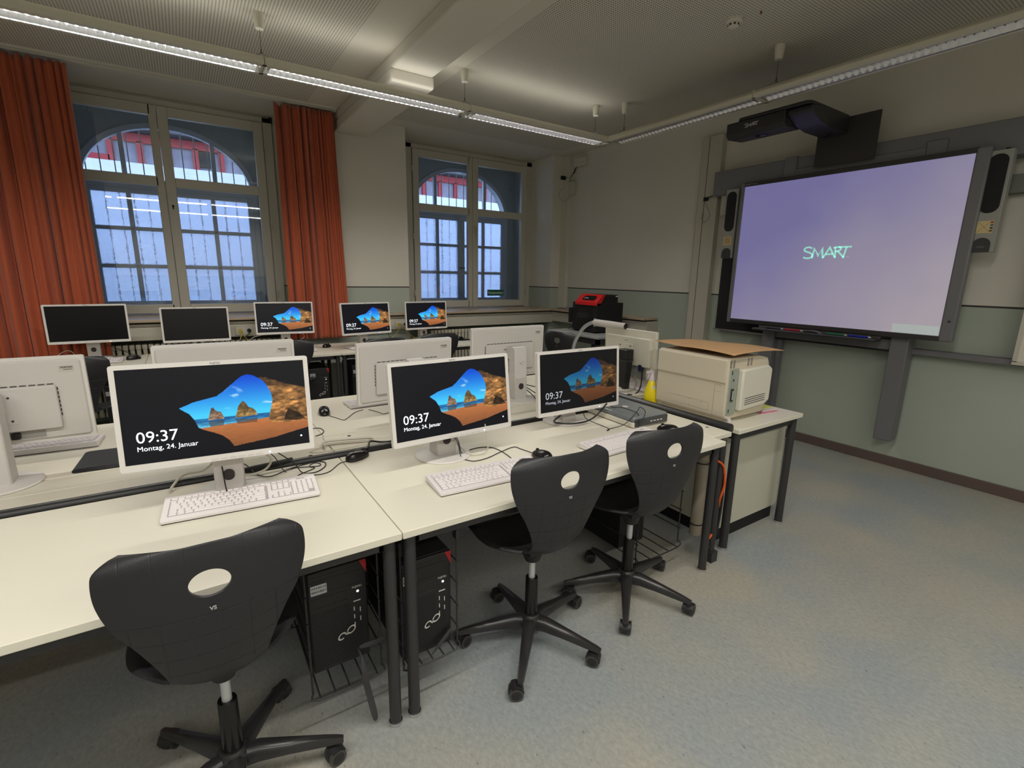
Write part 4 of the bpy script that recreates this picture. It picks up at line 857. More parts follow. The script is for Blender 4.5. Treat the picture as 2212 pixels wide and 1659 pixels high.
def shell_mesh():
    PY = [p[0] for p in PROF]; PZ = [p[1] for p in PROF]; NU, NV = 40, 90
    arcs = [0.0]; lp = None
    for j in range(NV + 1):
        v = j / NV; q = (catm(PY, v), catm(PZ, v))
        if lp: arcs.append(arcs[-1] + math.hypot(q[0] - lp[0], q[1] - lp[1]))
        lp = q
    vs = []; uvs = []
    for j in range(NV + 1):
        v = j / NV; y, z, wd, bw = catm(PY, v), catm(PZ, v), catm(WID, v), catm(BOW, v)
        e = 1e-3; ty, tz = catm(PY, min(v + e, 1)) - catm(PY, max(v - e, 0)), catm(PZ, min(v + e, 1)) - catm(PZ, max(v - e, 0)); L = math.hypot(ty, tz); ny, nz = -tz / L, ty / L
        if ny * 1 + nz * 1 < 0: ny, nz = -ny, -nz
        for i in range(NU + 1):
            u = (i / NU * 2 - 1)
            # rounded corners at both ends
            r = 0.035; de = min(arcs[j], arcs[-1] - arcs[j]); cut = (r - math.sqrt(max(0, r * r - (r - de) ** 2))) if de < r else 0
            hw = wd / 2 - cut
            d = bw * abs(u) ** 2.2
            roll = 0.012 * max(0, (abs(u) - .9) / .1) ** 2
            vs.append((u * hw, y + ny * d, z + nz * d - (roll if v > .55 else 0))); uvs.append((u * hw + .029 + 1, arcs[j]))
    fs = [(j * (NU + 1) + i, j * (NU + 1) + i + 1, (j + 1) * (NU + 1) + i + 1, (j + 1) * (NU + 1) + i) for j in range(NV) for i in range(NU)]
    me = D.meshes.new('shell'); me.from_pydata(vs, [], fs); ul = me.uv_layers.new(name='UVMap')
    for l in me.loops: ul.data[l.index].uv = uvs[l.vertex_index]
    me.materials.append(M_SHELL)
    o = D.objects.new('tmp_shell', me); COL.objects.link(o)
    s = o.modifiers.new('s', 'SOLIDIFY'); s.thickness = 0.009; s.offset = 0
    ct = MB(); ct.prism([(0.042 * math.cos(a * PI / 24), 0.812 + 0.034 * math.sin(a * PI / 24)) for a in range(48)], 'y', -0.4, 0.1); c = ct.build('tmp_cut', M_SHELL)
    c.rotation_euler = (0, 0, 0)
    bo = o.modifiers.new('b', 'BOOLEAN'); bo.operation = 'DIFFERENCE'; bo.object = c; bo.solver = 'EXACT'
    be = o.modifiers.new('e', 'BEVEL'); be.width = 0.0035; be.segments = 3; be.limit_method = 'ANGLE'; be.angle_limit = math.radians(50)
    bpy.context.view_layer.update()
    out = D.meshes.new_from_object(o.evaluated_get(bpy.context.evaluated_depsgraph_get())); out.name = 'shell'
    D.objects.remove(o); D.objects.remove(c)
    out.polygons.foreach_set('use_smooth', [True] * len(out.polygons)); out.set_sharp_from_angle(angle=math.radians(45))
    if not out.materials: out.materials.append(M_SHELL)
    return out
ME_SHELL = shell_mesh()
M_BASE = mat('chair_base', (44, 42, 43), 0.3, spec=0.6); M_CAST = mat('caster_black', (36, 35, 36), 0.5); M_TREAD = mat('caster_tread', (70, 68, 66), 0.6)
M_LIFT = mat('lift_rod', (206, 206, 208), 0.3, metal=0.3)
VS_ = text_mesh('VS', 0.013, 'chair_mark', mat('mark_silver', (170, 168, 168), 0.4), 0.0002, 0.0004, 'CENTER')
def make_chair(label, x, y, rz, base_rot, group='black shell swivel chairs'):
    t = thing('swivel_chair', label, 'chair', (x, y, 0), rz, group)
    put('shell', ME_SHELL, t)
    yy = -0.1895; b = MB(); b.prism([(0.017 * math.cos(a * PI / 12), 0.675 + 0.0085 * math.sin(a * PI / 12)) for a in range(24)], 'y', 0, 0.001)
    put('maker_text', VS_, t, (0, -0.2365, 0.745), (R_(84), 0, 0))
    MB().lathe([(0.0, 0.375), (0.03, 0.38), (0.05, 0.43), (0.07, 0.452)], seg=24).box(-0.055, 0.055, -0.07, 0.10, 0.440, 0.456).build('seat_bracket', M_CAST, t)
    MB().cyl((0, 0, 0.25), (0, 0, 0.39), 0.0135, seg=20).build('lift_rod', M_LIFT, t)
    MB().lathe([(0.0, 0.30), (0.024, 0.30), (0.025, 0.298), (0.027, 0.11), (0, 0.11)], seg=24).build('column', M_GLOSSB, t)
    MB().lathe([(0.0, 0.135), (0.033, 0.135), (0.044, 0.12), (0.046, 0.08), (0.03, 0.07), (0, 0.07)], seg=28).build('hub', M_BASE, t)
    for k in range(5):
        a = base_rot - rz + k * 2 * PI / 5; d = Vector((math.cos(a), math.sin(a), 0)); s_ = Vector((-math.sin(a), math.cos(a), 0))
        l = MB(); secs = [(0.02, 0.026, 0.125, 0.075), (0.07, 0.024, 0.128, 0.082), (0.15, 0.020, 0.112, 0.078), (0.25, 0.015, 0.092, 0.068), (0.288, 0.013, 0.083, 0.064), (0.305, 0.010, 0.078, 0.064)]
        vs = []
        for (r, hw, zt, zb) in secs:
            for (sx_, z_) in ((-hw, zb), (-hw, zt - .012), (-hw * .55, zt), (hw * .55, zt), (hw, zt - .012), (hw, zb)): vs.append(d * r + s_ * sx_ + Vector((0, 0, z_)))
        fs = [(j * 6 + i, j * 6 + (i + 1) % 6, (j + 1) * 6 + (i + 1) % 6, (j + 1) * 6 + i) for j in range(len(secs) - 1) for i in range(6)] + [(5, 4, 3, 2, 1, 0), tuple(range(30, 36))]
        l.add(vs, fs); lg = l.build('leg', M_BASE, t, angle=50)
        # caster at the end
        ca = random.uniform(0, 2 * PI); c0 = d * 0.292; e = Vector((math.cos(ca), math.sin(ca), 0)); f_ = Vector((-e.y, e.x, 0)); cc = c0 + e * 0.016 + Vector((0, 0, 0.0265))
        h = MB(); h.cyl(c0 + Vector((0, 0, 0.045)), c0 + Vector((0, 0, 0.068)), 0.010, seg=12)
        M = Matrix.Translation(cc) @ Matrix(((f_.x, e.x, 0, 0), (f_.y, e.y, 0, 0), (0, 0, 1, 0), (0, 0, 0, 1)))
        hood = [(-0.0290 * math.cos(q), 0.0290 * math.sin(q)) for q in [math.radians(v) for v in range(-25, 196, 15)]]
        hv = [M @ Vector((xx, yy_, zz)) for xx in (-0.010, 0.010) for yy_, zz in hood] ; n = len(hood)
        h.add(hv, [tuple(range(n - 1, -1, -1)), tuple(range(n, 2 * n))] + [(i, (i + 1) % n, (i + 1) % n + n, i + n) for i in range(n)])
        hv = [M @ Vector((xx, yy_ * 1.02, zz * 1.02)) for xx in (-0.024, 0.024) for yy_, zz in hood[2:11]]; n = 9
        h.add(hv, [(i, i + 1, i + 1 + n, i + n) for i in range(n - 1)])
        co = h.build('caster_hood', M_CAST, lg, angle=40)
        for sg in (-1, 1):
            wv = MB(); p0 = M @ Vector((sg * 0.009, 0, 0)); p1 = M @ Vector((sg * 0.023, 0, 0)); wv.cyl(p0, p1, 0.0262, seg=28); wv.cyl(p1, M @ Vector((sg * 0.0245, 0, 0)), 0.019, 0.016, seg=24, mi=1)
            wv.build('caster_wheel', [M_TREAD, M_CAST], lg, angle=40)
    return t
make_chair('black shell chair nearest the photographer, bottom left before the nearest monitor', -0.02, 1.42, R_(0), R_(55))
make_chair('black shell chair in the middle of the front row, before the middle keyboard', 1.066, 1.432, R_(-4), R_(-60.5))
make_chair('black shell chair at the right end of the front row beside the corner leg', 1.638, 1.437, R_(-7), R_(-64.5))
make_chair('black chair back showing above the rear monitor, under the farthest glowing monitor', 2.20, 4.86, R_(-3), R_(10))
make_chair('black chair of which only a thin top edge shows above a monitor back', 1.55, 4.72, R_(3), R_(30))
make_chair('black chair back with round hole right of the monitor-top sticker, left window desk', 0.76, 4.92, R_(-9), R_(80))
make_chair('black chair back behind the monitor back at the left edge', -0.72, 4.62, R_(4), R_(40))
make_chair('black chair back in front of the black and red printer', 3.62, 4.28, R_(-75), R_(25))

# ------------------------------------------------------------------ computer towers in wire baskets
def make_tower(label, loc, rz, group, led=True):
    t = thing('computer_tower', label, 'computer', loc, rz, group)
    w2, h, dp = 0.093, 0.375, 0.40
    MB().box(-w2, w2, 0.012, dp, 0, h).build('tower_case', M_MATTE, t, bevel=0.003)
    MB().box(-w2, w2, 0.0, 0.0125, 0.002, h - 0.002).build('front_panel', M_BLACK, t, bevel=0.003)
    c = MB(); c.add([(w2 - .022, -0.0008, h - .003), (w2 + .0008, -0.0008, h - .003), (w2 + .0008, -0.0008, h - .055), (w2 + .0008, 0.004, h - .055), (w2 + .0008, 0.014, h - .003), (w2 - .022, 0.014, h - .001), (w2 + .0008, 0.014, h - .001)], [(0, 2, 1), (1, 2, 3, 4)]); c.build('red_corner', mat('tower_red', (176, 30, 34), 0.5), t)
    gr = MB()
    for (a, b_, c_, d_) in ((-0.088, 0.06, h - .034, h - .020), (-0.088, 0.078, h - .085, h - .038), (-0.088, 0.03, h - .135, h - .098)):
        for (p, q, r, s) in ((a, b_, c_, c_ + .0015), (a, b_, d_ - .0015, d_), (a, a + .0015, c_, d_), (b_ - .0015, b_, c_, d_)): gr.box(p, q, -0.0012, 0.0, r, s)
    gr.build('drive_bay_outline', M_SLOT, t)
    ms_ = MB(); y = 0.0
    for r in range(24):
        for k in range(24):
            x = -0.088 + k * 0.0068 + (0.0034 if r % 2 else 0); z = 0.02 + r * 0.0088
            if x > 0.035 and z > 0.16: continue
            if x > 0.08: continue
            ms_.add([(x, -0.0006, z - .0022), (x + .0022, -0.0006, z), (x, -0.0006, z + .0022), (x - .0022, -0.0006, z)], [(0, 1, 2, 3)])
    ms_.build('grille_holes', mat('hole_black', (3, 3, 3), 0.9), t)
    lg = strokes(loop_logo(0.066), 0.0048, 0.0006, lambda u, v, d: (u * .9 + 0.0 * v + v * .25 + 0.018, -0.0012 - d, v + u * .12 + 0.115)); lg.build('logo', M_LOGO, t)
    MB().cyl((0.062, -0.001, h - .115), (0.062, 0.0, h - .115), 0.0045, seg=14).build('power_button', mat('led_white', (240, 240, 240), 0.4, emit=(235, 240, 250), estr=1.0), t)
    put('maker_text', text_mesh('FUJITSU', 0.0095, 'maker', M_LOGO, 0.0001, 0.0002, 'CENTER'), t, (0.060, -0.0009, h - .100), (PI / 2, 0, 0))
    pt_ = MB()
    for k in range(3): pt_.box(0.046, 0.049, -0.001, 0, h - .185 - k * .03, h - .170 - k * .03)
    for k in range(2): pt_.box(0.066, 0.069, -0.001, 0, h - .195 - k * .035, h - .178 - k * .035)
    pt_.box(0.046, 0.070, -0.001, 0, h - .152, h - .148); pt_.build('front_ports', M_LOGO, t)
    s = MB().prism(rrect(-0.086, -0.036, h - .082, h - .047, 0.003), 'y', -0.0022, -0.0012).build('inventory_sticker', mat('sticker_grey', (184, 184, 186), 0.5), t)
    ik = MB(); r = random.Random(3)
    for row in (0, 1):
        x = -0.083
        while x < -0.040: wd = r.choice((.001, .002)); ik.box(x, x + wd, -0.0025, -0.0021, h - .060 - row * .014, h - .053 - row * .014); x += wd + r.choice((.0012, .0025))
    ik.build('sticker_print', M_STICKINK, s); return t
def basket(label, x0, x1, y0, y1, zb, zt, group='wire computer holders under the desks'):
    t = thing('wire_basket', label, 'basket', ((x0 + x1) / 2, y0, 0), 0, group); cx = (x0 + x1) / 2; b = MB(); a, c = x0 - cx, x1 - cx; L = y1 - y0
    b.tube([(a, 0, zb + .03), (a + .012, -0.004, zb), (c - .012, -0.004, zb), (c, 0, zb + .03)], 0.0035, smooth=3); b.tube([(a, 0.01, zt), (a, 0.01, zb + .02)], .0035, smooth=0); b.tube([(c, 0.01, zt), (c, 0.01, zb + .02)], .0035, smooth=0)
    for k in range(5):
        x = a + 0.02 + (c - a - .04) * k / 4; b.cyl((x, -0.004, zb + .004), (x, L, zb + .004), 0.003, seg=8)
    for k in range(1, 5):
        z = zb + (zt - zb) * k / 5
        for xx in (a, c): b.cyl((xx, 0.0, z), (xx, L, z), 0.003, seg=8)
    b.tube([(a, L, zt), (a, L, zb), (c, L, zb), (c, L, zt)], .0035, smooth=0)
    b.build('basket_wires', M_STEEL, t)
    hb = MB()
    for xx in (a, c): hb.box(xx - .006, xx + .006, 0.0, 0.03, zt, DZ - .07); hb.box(xx - .006, xx + .006, L - .03, L, zt, DZ - .07)
    hb.box(a, c, 0, 0.03, DZ - .074, DZ - .066); hb.box(a, c, L - .03, L, DZ - .074, DZ - .066)
    hb.build('hanger', M_STEEL, t)
GT = 'black computer towers under the desks'
TW = make_tower('black computer tower under the nearest desk, left of the paired legs', (0.322, 1.50, 0.19), R_(0), GT)
basket('wire basket holding the tower left of the paired desk legs', 0.215, 0.445, 1.46, 1.86, 0.13, 0.60)
def tw(lb, x, y, z, rz=0): dup(TW, (x, y, z), R_(rz), lb, GT)
tw('black computer tower just right of the paired desk legs, with a red corner', 0.600, 1.42, 0.172)
basket('wire basket holding the tower right of the paired desk legs', 0.498, 0.705, 1.385, 1.80, 0.162, 0.60)
tw('black computer tower behind the right chair in the front row', 1.86, 1.62, 0.105, 0)
basket('mostly open wire basket at the right end of the front desks', 1.755, 2.08, 1.48, 2.0, 0.095, 0.62)
tw('black tower under the window desk with a small white label, left of the desk seam', 1.03, 5.0, 0.2); tw('black tower under the window desk right of the desk seam', 1.45, 5.0, 0.2)
tw('black tower under the window desk below the left curtain', -0.53, 5.0, 0.2)
strap = MB(); strap.tube([(0.42, 1.45, 0.262), (0.36, 1.455, 0.262)], 0.006)
def ribbon(pts, wd, name, mt, label, cat):
    b = MB(); vs = []
    for (p, dr) in pts: p = Vector(p); dr = Vector(dr).normalized(); vs += [p - dr * wd / 2, p + dr * wd / 2]
    b.add(vs, [(2 * i, 2 * i + 1, 2 * i + 3, 2 * i + 2) for i in range(len(pts) - 1)]); o = b.build(name, mt, angle=60); md = o.modifiers.new('s', 'SOLIDIFY'); md.thickness = 0.0015; md2 = o.modifiers.new('u', 'SUBSURF'); md2.levels = 2; md2.render_levels = 2; return tag(o, label, cat)
M_STRAP = mat('webbing', (62, 60, 62), 0.7, bump=(500, .3))
ribbon([((0.355, 1.43, 0.29), (0, .2, 1)), ((0.36, 1.40, 0.27), (.2, .3, 1)), ((0.363, 1.39, 0.22), (1, .2, .2)), ((0.37, 1.40, 0.16), (.8, -.5, 0)), ((0.383, 1.39, 0.08), (1, .1, 0)), ((0.392, 1.385, 0.012), (1, .2, 0))], 0.024, 'webbing_strap', M_STRAP, 'dark webbing strap dangling to the floor left of the paired desk legs', 'strap')
ribbon([((0.355, 1.43, 0.29), (0, 0, 1)), ((0.41, 1.42, 0.292), (0, 0, 1)), ((0.46, 1.43, 0.288), (0, 0, 1))], 0.022, 'webbing_strap', M_STRAP, 'dark webbing strap pulled taut behind the left one of the paired legs', 'strap')
ribbon([((0.692, 1.41, 0.235), (0, 0, 1)), ((0.66, 1.405, 0.21), (.1, 0, 1)), ((0.60, 1.40, 0.165), (.3, 0, 1))], 0.028, 'webbing_strap', M_STRAP, 'dark strap slanting across the tower right of the paired legs', 'strap')

# ------------------------------------------------------------------ laser printer on its desk
t = thing('laser_printer', 'big beige laser printer standing on the desk by the board', 'printer', (2.41, 1.515, DZ))
b = MB(); W_, L_, H_ = 0.40, 0.475, 0.365
b.prism([(0.0, 0.035), (0.02, 0.02), (W_ - .02, 0.02), (W_, 0.05), (W_, 0.31), (W_ - 0.02, 0.345), (W_ - 0.10, H_ - .004), (0.012, H_), (0.0, H_ - .012)], 'y', 0.0, L_)
b.box(0.03, W_ - 0.05, 0.03, L_ - 0.03, 0.0, 0.03); b.build('printer_body', M_BEIGE, t, bevel=0.006, seg=3)
b = MB(); b.prism([(0.095, 0.065), (0.34, 0.075), (0.385, 0.10), (0.385, 0.285), (0.34, 0.31), (0.095, 0.30)], 'y', -0.035, 0.002); rd = b.build('rear_door', M_BEIGE2, t, bevel=0.010, seg=3)
b = MB()
for k in range(4): b.add([(0.13, -0.0365, 0.098 + k * .012), (0.33, -0.0365, 0.106 + k * .012), (0.33, -0.0365, 0.1095 + k * .012), (0.13, -0.0365, 0.1015 + k * .012)], [(0, 1, 2, 3)])
b.build('door_slots', M_SLOT, rd)
b = MB(); b.box(0.018, 0.092, -0.006, 0.002, 0.045, 0.305); pp = b.build('port_plate', mat('plate_green_grey', (160, 168, 156), 0.45, metal=0.2), t, bevel=0.002)
b = MB(); b.box(0.035, 0.052, -0.014, -0.005, 0.125, 0.195).box(0.045, 0.055, -0.008, -0.005, 0.238, 0.248).box(0.028, 0.034, -0.008, -0.005, 0.275, 0.295).box(0.028, 0.034, -0.008, -0.005, 0.06, 0.08); b.build('ports', M_SLOT, pp)
MB().box(0.04, 0.047, -0.015, -0.013, 0.135, 0.185).build('port_pins', M_LOGO, pp)
b = MB()
for bx in (0.012, 0.04, 0.175, 0.205):
    for k in range(8): b.box(bx, bx + 0.016, -0.0008, 0.0, 0.313 + k * 0.0055 - (0.002 if bx < .1 else 0), 0.3155 + k * 0.0055 - (0.002 if bx < .1 else 0))
b.build('vent_slots', M_SLOT, t)
ln = MB()
def seam(y0, z0, y1, z1, wd=0.0012): ln.add([(-0.0008, y0, z0), (-0.0008, y1, z1), (-0.0008, y1, z1 + wd), (-0.0008, y0, z0 + wd)] if abs(y1 - y0) > 1e-3 else [(-0.0008, y0, z0), (-0.0008, y0 + wd, z0), (-0.0008, y0 + wd, z1), (-0.0008, y0, z1)], [(0, 1, 2, 3)])
seam(0.07, 0.035, 0.07, 0.21); seam(0.03, 0.21, 0.07, 0.215); seam(0.095, 0.315, 0.095, 0.36); seam(0.095, 0.315, 0.34, 0.318); seam(0.10, 0.10, 0.36, 0.10, .0008); seam(0.10, 0.055, 0.36, 0.055, .0008); seam(0.10, 0.055, 0.10, 0.10, .0008); seam(0.03, 0.175, 0.07, 0.178, .0008)
for y_, z_ in ((0.14, 0.093), (0.22, 0.097), (0.30, 0.10), (0.22, 0.058), (0.2, 0.315)): seam(y_, z_, y_ + .01, z_, .002)
ln.build('panel_seams', mat('seam_brown', (120, 108, 92), 0.7), t)
b = MB(); b.prism([(0.0, 0.225), (0.0, 0.245), (-0.006, 0.24), (-0.006, 0.228)], 'y', 0.01, L_ - .01)
for v in range(0): pass
MB().prism([(-0.001, 0.222), (-0.010, 0.232), (-0.010, 0.352), (-0.001, 0.362)], 'y', 0.005, L_ - .005).build('upper_side_panel', M_BEIGE, t, bevel=0.003)
b = MB(); b.tube([(0.012, -0.003, 0.035), (0.010, -0.03, 0.03), (-0.005, -0.04, 0.012), (-0.012, -0.03, 0.003)], [0.010, 0.011, 0.008, 0.005]); b.build('power_plug', M_STICK, t)
def sheet(u, v):
    x = -0.01 + 0.5 * u + .03 * v; y = -0.03 + 0.56 * v
    z = H_ + 0.012 + 0.016 * math.sin(2.4 * u + 0.6) + 0.035 * max(0, v - .62) * (1 - u) + 0.006 * math.sin(5 * v) + 0.02 * max(0, .35 - u) * v
    return (2.41 + x, 1.515 + y, DZ + z)
b = MB(); b.grid(sheet, 20, 20); o = b.build('cardboard_sheet', mat('cardboard', (196, 156, 112), 0.8, noise=(12, .06)), angle=180); md = o.modifiers.new('s', 'SOLIDIFY'); md.thickness = 0.003; md.offset = 1
tag(o, 'warped brown cardboard sheet lying on the beige laser printer', 'cardboard')
# papers beside the printer
def flat(name, label, cat, pts, z0, z1, mt):
    return tag(MB().prism(pts, 'z', z0, z1).build(name, mt), label, cat)
flat('pink_folder', 'pink folder at the bottom of the small pile beside the beige printer', 'folder', [(2.80, 1.52), (2.95, 1.50), (2.97, 1.60), (2.84, 1.66)], DZ, DZ + 0.003, mat('paper_pink', (214, 120, 150), 0.6))
flat('clear_sleeve', 'white paper sleeve in the small pile beside the beige printer', 'paper', [(2.83, 1.53), (2.965, 1.515), (2.99, 1.66), (2.86, 1.68)], DZ + 0.003, DZ + 0.015, mat('paper_white', (214, 210, 206), 0.5))
flat('yellow_notebook', 'yellow-green notebook on top of the small pile beside the beige printer', 'notebook', [(2.86, 1.55), (2.96, 1.54), (3.0, 1.72), (2.87, 1.74)], DZ + 0.015, DZ + 0.019, mat('paper_lime', (204, 210, 110), 0.6))
tag(MB().tube([(2.865 + 0.03 * math.cos(a * .7), 1.585 + 0.022 * math.sin(a * .7) + .001 * a, DZ + 0.022 + .0006 * a) for a in range(22)], 0.003).build('earphone_cord', M_STICK), 'coiled white earphone cord on the pile beside the beige printer', 'cord')

# spray bottle
t = thing('spray_bottle', 'yellow spray bottle with pale nozzle behind the beige printer', 'bottle', (2.418, 2.035, DZ))
M_YEL = mat('bottle_yellow', (226, 206, 24), 0.25)
b = MB(); b.lathe([(0.0, 0), (0.040, 0.002), (0.043, 0.02), (0.0435, 0.055), (0.036, 0.095), (0.022, 0.135), (0.017, 0.15), (0.0, 0.15)], seg=28); b.build('bottle_body', M_YEL, t)
b = MB(); b.lathe([(0.0, 0.148), (0.018, 0.148), (0.017, 0.165), (0.010, 0.20), (0.0, 0.202)], seg=20).box(-0.045, 0.012, -0.007, 0.007, 0.196, 0.21).tube([(-0.02, 0, 0.196), (-0.035, 0, 0.18), (-0.04, 0, 0.165)], 0.003); b.build('spray_nozzle', mat('nozzle_lilac', (206, 198, 206), 0.4), t)
b = MB(); b.grid(lambda u, v: ((0.0425 - .012 * v) * math.cos(-2.2 + 1.1 * u), (0.0425 - .012 * v) * math.sin(-2.2 + 1.1 * u), 0.058 + 0.06 * v), 8, 4); b.build('bottle_label', M_STICK, t)
# dark bin with lid
t = thing('dark_bin', 'dark tapered plastic bin with boxy lid between the dim monitor and the square monitor', 'bin', (2.585, 2.43, DZ))
b = MB(); b.prism(rrect(-0.035, 0.035, -0.045, 0.045, 0.01), 'z', 0, 0.2); 
for i, v in enumerate(b.v):
    if v[2] < 0.1: b.v[i] = (v[0] * .72, v[1] * .75, v[2])
b.build('bin_body', M_BLACK, t); MB().prism(rrect(-0.038, 0.038, -0.048, 0.048, 0.008), 'z', 0.2, 0.212).build('bin_rim', M_STEEL, t); MB().prism(rrect(-0.036, 0.036, -0.046, 0.046, 0.006), 'z', 0.212, 0.285).build('bin_lid', M_BLACK, t, bevel=.004)
# document camera
t = thing('document_camera', 'silver swan-neck document camera with a white head above the square monitor', 'camera', (2.58, 3.0, DZ))
M_SILV = mat('silver_flex', (170, 172, 174), 0.35, metal=0.5)
MB().box(-0.10, 0.10, -0.08, 0.10, 0, 0.03).build('camera_base', M_STICK, t, bevel=0.006)
MB().tube([(0, 0, 0.03), (0.0, 0.0, 0.15), (0.01, -0.005, 0.25), (0.015, -0.05, 0.335), (0.018, -0.11, 0.40), (0.02, -0.18, 0.435), (0.02, -0.225, 0.443)], 0.014, seg=14).build('flexible_neck', M_SILV, t)
hd = MB(); p0, p1 = Vector((0.02, -0.205, 0.443)), Vector((0.06, -0.50, 0.437)); hd.tube([p0, p0.lerp(p1, .05), p0.lerp(p1, .5), p1], [0.016, 0.026, 0.026, 0.023], seg=20, smooth=0); h = hd.build('camera_head', M_STICK, t)
dd = (p1 - p0).normalized(); MB().cyl(p1, p1 + dd * 0.003, 0.0215, seg=20).build('camera_lens', M_GLOSSB, h); MB().cyl(p0 - Vector((0, 0, .03)) + dd * .012, p0 + Vector((0, 0, .03)) + dd * .012, 0.008, seg=12).box(0, 0.001, 0, 0.001, 0, 0.001).build('head_joint', M_SILV, h)

# flatbed scanner
t = thing('flatbed_scanner', 'grey-lidded flatbed scanner beside the dim right monitor', 'scanner', (1.905, 1.700, DZ), R_(-2))
b = MB(); b.prism(rrect(0, 0.265, 0, 0.41, 0.018), 'z', 0.004, 0.032); b.build('scanner_base', M_BEIGE2, t, bevel=0.004)
b = MB(); b.prism(rrect(0.002, 0.263, 0.002, 0.408, 0.018), 'z', 0.034, 0.060); b.build('scanner_lid', mat('scanner_grey', (122, 128, 132), 0.3), t, bevel=0.006)
b = MB(); b.box(0.01, 0.255, -0.004, 0.006, 0.008, 0.050); fp = b.build('button_panel', mat('scanner_dark', (64, 66, 68), 0.35), t, bevel=0.003)
b = MB()
for k in range(4): b.box(0.12 + k * .025, 0.135 + k * .025, -0.0055, -0.004, 0.026, 0.032)
b.build('scanner_buttons', M_LOGO, fp)
b = MB(); b.lathe([(0, 0.0604), (0.018, 0.0604), (0.018, 0.0612), (0, 0.0612)], (0.13, 0.2, 0), 24); b.build('scanner_badge', M_LOGO, t)

# ------------------------------------------------------------------ black and red 3-D printer
t = thing('box_printer', 'black boxy 3D printer with a sloping red front top in the far corner', 'printer', (4.0, 4.255, 0.85))
b = MB(); b.box(0, 0.43, 0, 0.43, 0.02, 0.355); b.box(0.02, 0.41, 0.02, 0.41, 0.0, 0.03); b.build('printer_case', M_MATTE, t, bevel=0.004)
MB().prism([(-0.012, 0.325), (-0.012, 0.362), (0.085, 0.452), (0.13, 0.452), (0.05, 0.325)], 'y', 0.0, 0.375).build('red_cowl', mat('cowl_red', (206, 26, 28), 0.4), t, bevel=0.003)
MB().prism([(0.0, 0.355), (0.055, 0.36), (0.132, 0.452), (0.34, 0.450), (0.34, 0.355)], 'y', 0.005, 0.37).build('top_lid', M_MATTE, t, bevel=0.003)
dx, dz = 0.097, 0.09; L = math.hypot(dx, dz)
def onsl(u, v, d): return (-0.012 + dx / L * v - d * dz / L, 0.375 - u, 0.362 + dz / L * v + d * dx / L)
pl = rrect(0.095, 0.315, 0.03, 0.105, 0.03); b = MB(); n = len(pl); b.add([onsl(u, v, -.001) for u, v in pl] + [onsl(u, v, 0.003) for u, v in pl], [tuple(range(n - 1, -1, -1)), tuple(range(n, 2 * n))] + [(k, (k + 1) % n, (k + 1) % n + n, k + n) for k in range(n)]); dp = b.build('display', M_GLOSSB, t)
strokes([arc(0.13, 0.066, 0.010, 0.012, 20, 330, 10), [(0.15, 0.07), (0.152, 0.06), (0.16, 0.07), (0.165, 0.06), (0.172, 0.07), (0.18, 0.06), (0.19, 0.068)]], 0.005, 0.0004, lambda u, v, d: onsl(u, v, 0.003 + d)).build('display_mark', M_LOGO, dp)
MB().box(-0.004, 0.0, 0.06, 0.37, 0.05, 0.31).build('front_door', M_GLOSSB, t, bevel=0.002); MB().box(-0.006, -0.003, 0.12, 0.33, 0.17, 0.28).build('door_window', mat('door_window_dark', (32, 32, 36), 0.1), t)
MB().box(0.30, 0.335, 0.003, 0.005, 0.425, 0.440).build('small_label', M_LOGO, t)
MB().box(-0.03, 0.03, 0.43, 0.47, 0.10, 0.28).build('spool_holder', M_MATTE, t)
tag(MB().prism(rrect(-0.05, 0.05, -0.06, 0.06, 0.008), 'z', 0, 0.045).build('adapter_box', M_MATTE, None, (4.665, 5.30, 1.032), bevel=0.003), 'small black box on the wall ledge left of the black and red printer', 'box')
tag(MB().box(-0.045, 0.045, -0.05, 0.05, 0, 0.05).build('clear_case', mat('case_mauve', (150, 142, 148), 0.3), None, (4.665, 5.52, 1.032), bevel=0.003), 'small see-through grey case on the wall ledge in the corner', 'box')
tag(MB().tube([(4.64, 5.36, 1.035), (4.55, 5.34, 1.0), (4.545, 5.33, 0.93), (4.53, 5.2, 0.88), (4.2, 4.95, 0.87), (4.05, 4.80, 0.86), (4.02, 4.70, 0.9)], 0.004).build('adapter_cable', M_CABB), 'thin black cable hanging from the ledge to the black and red printer', 'cable')

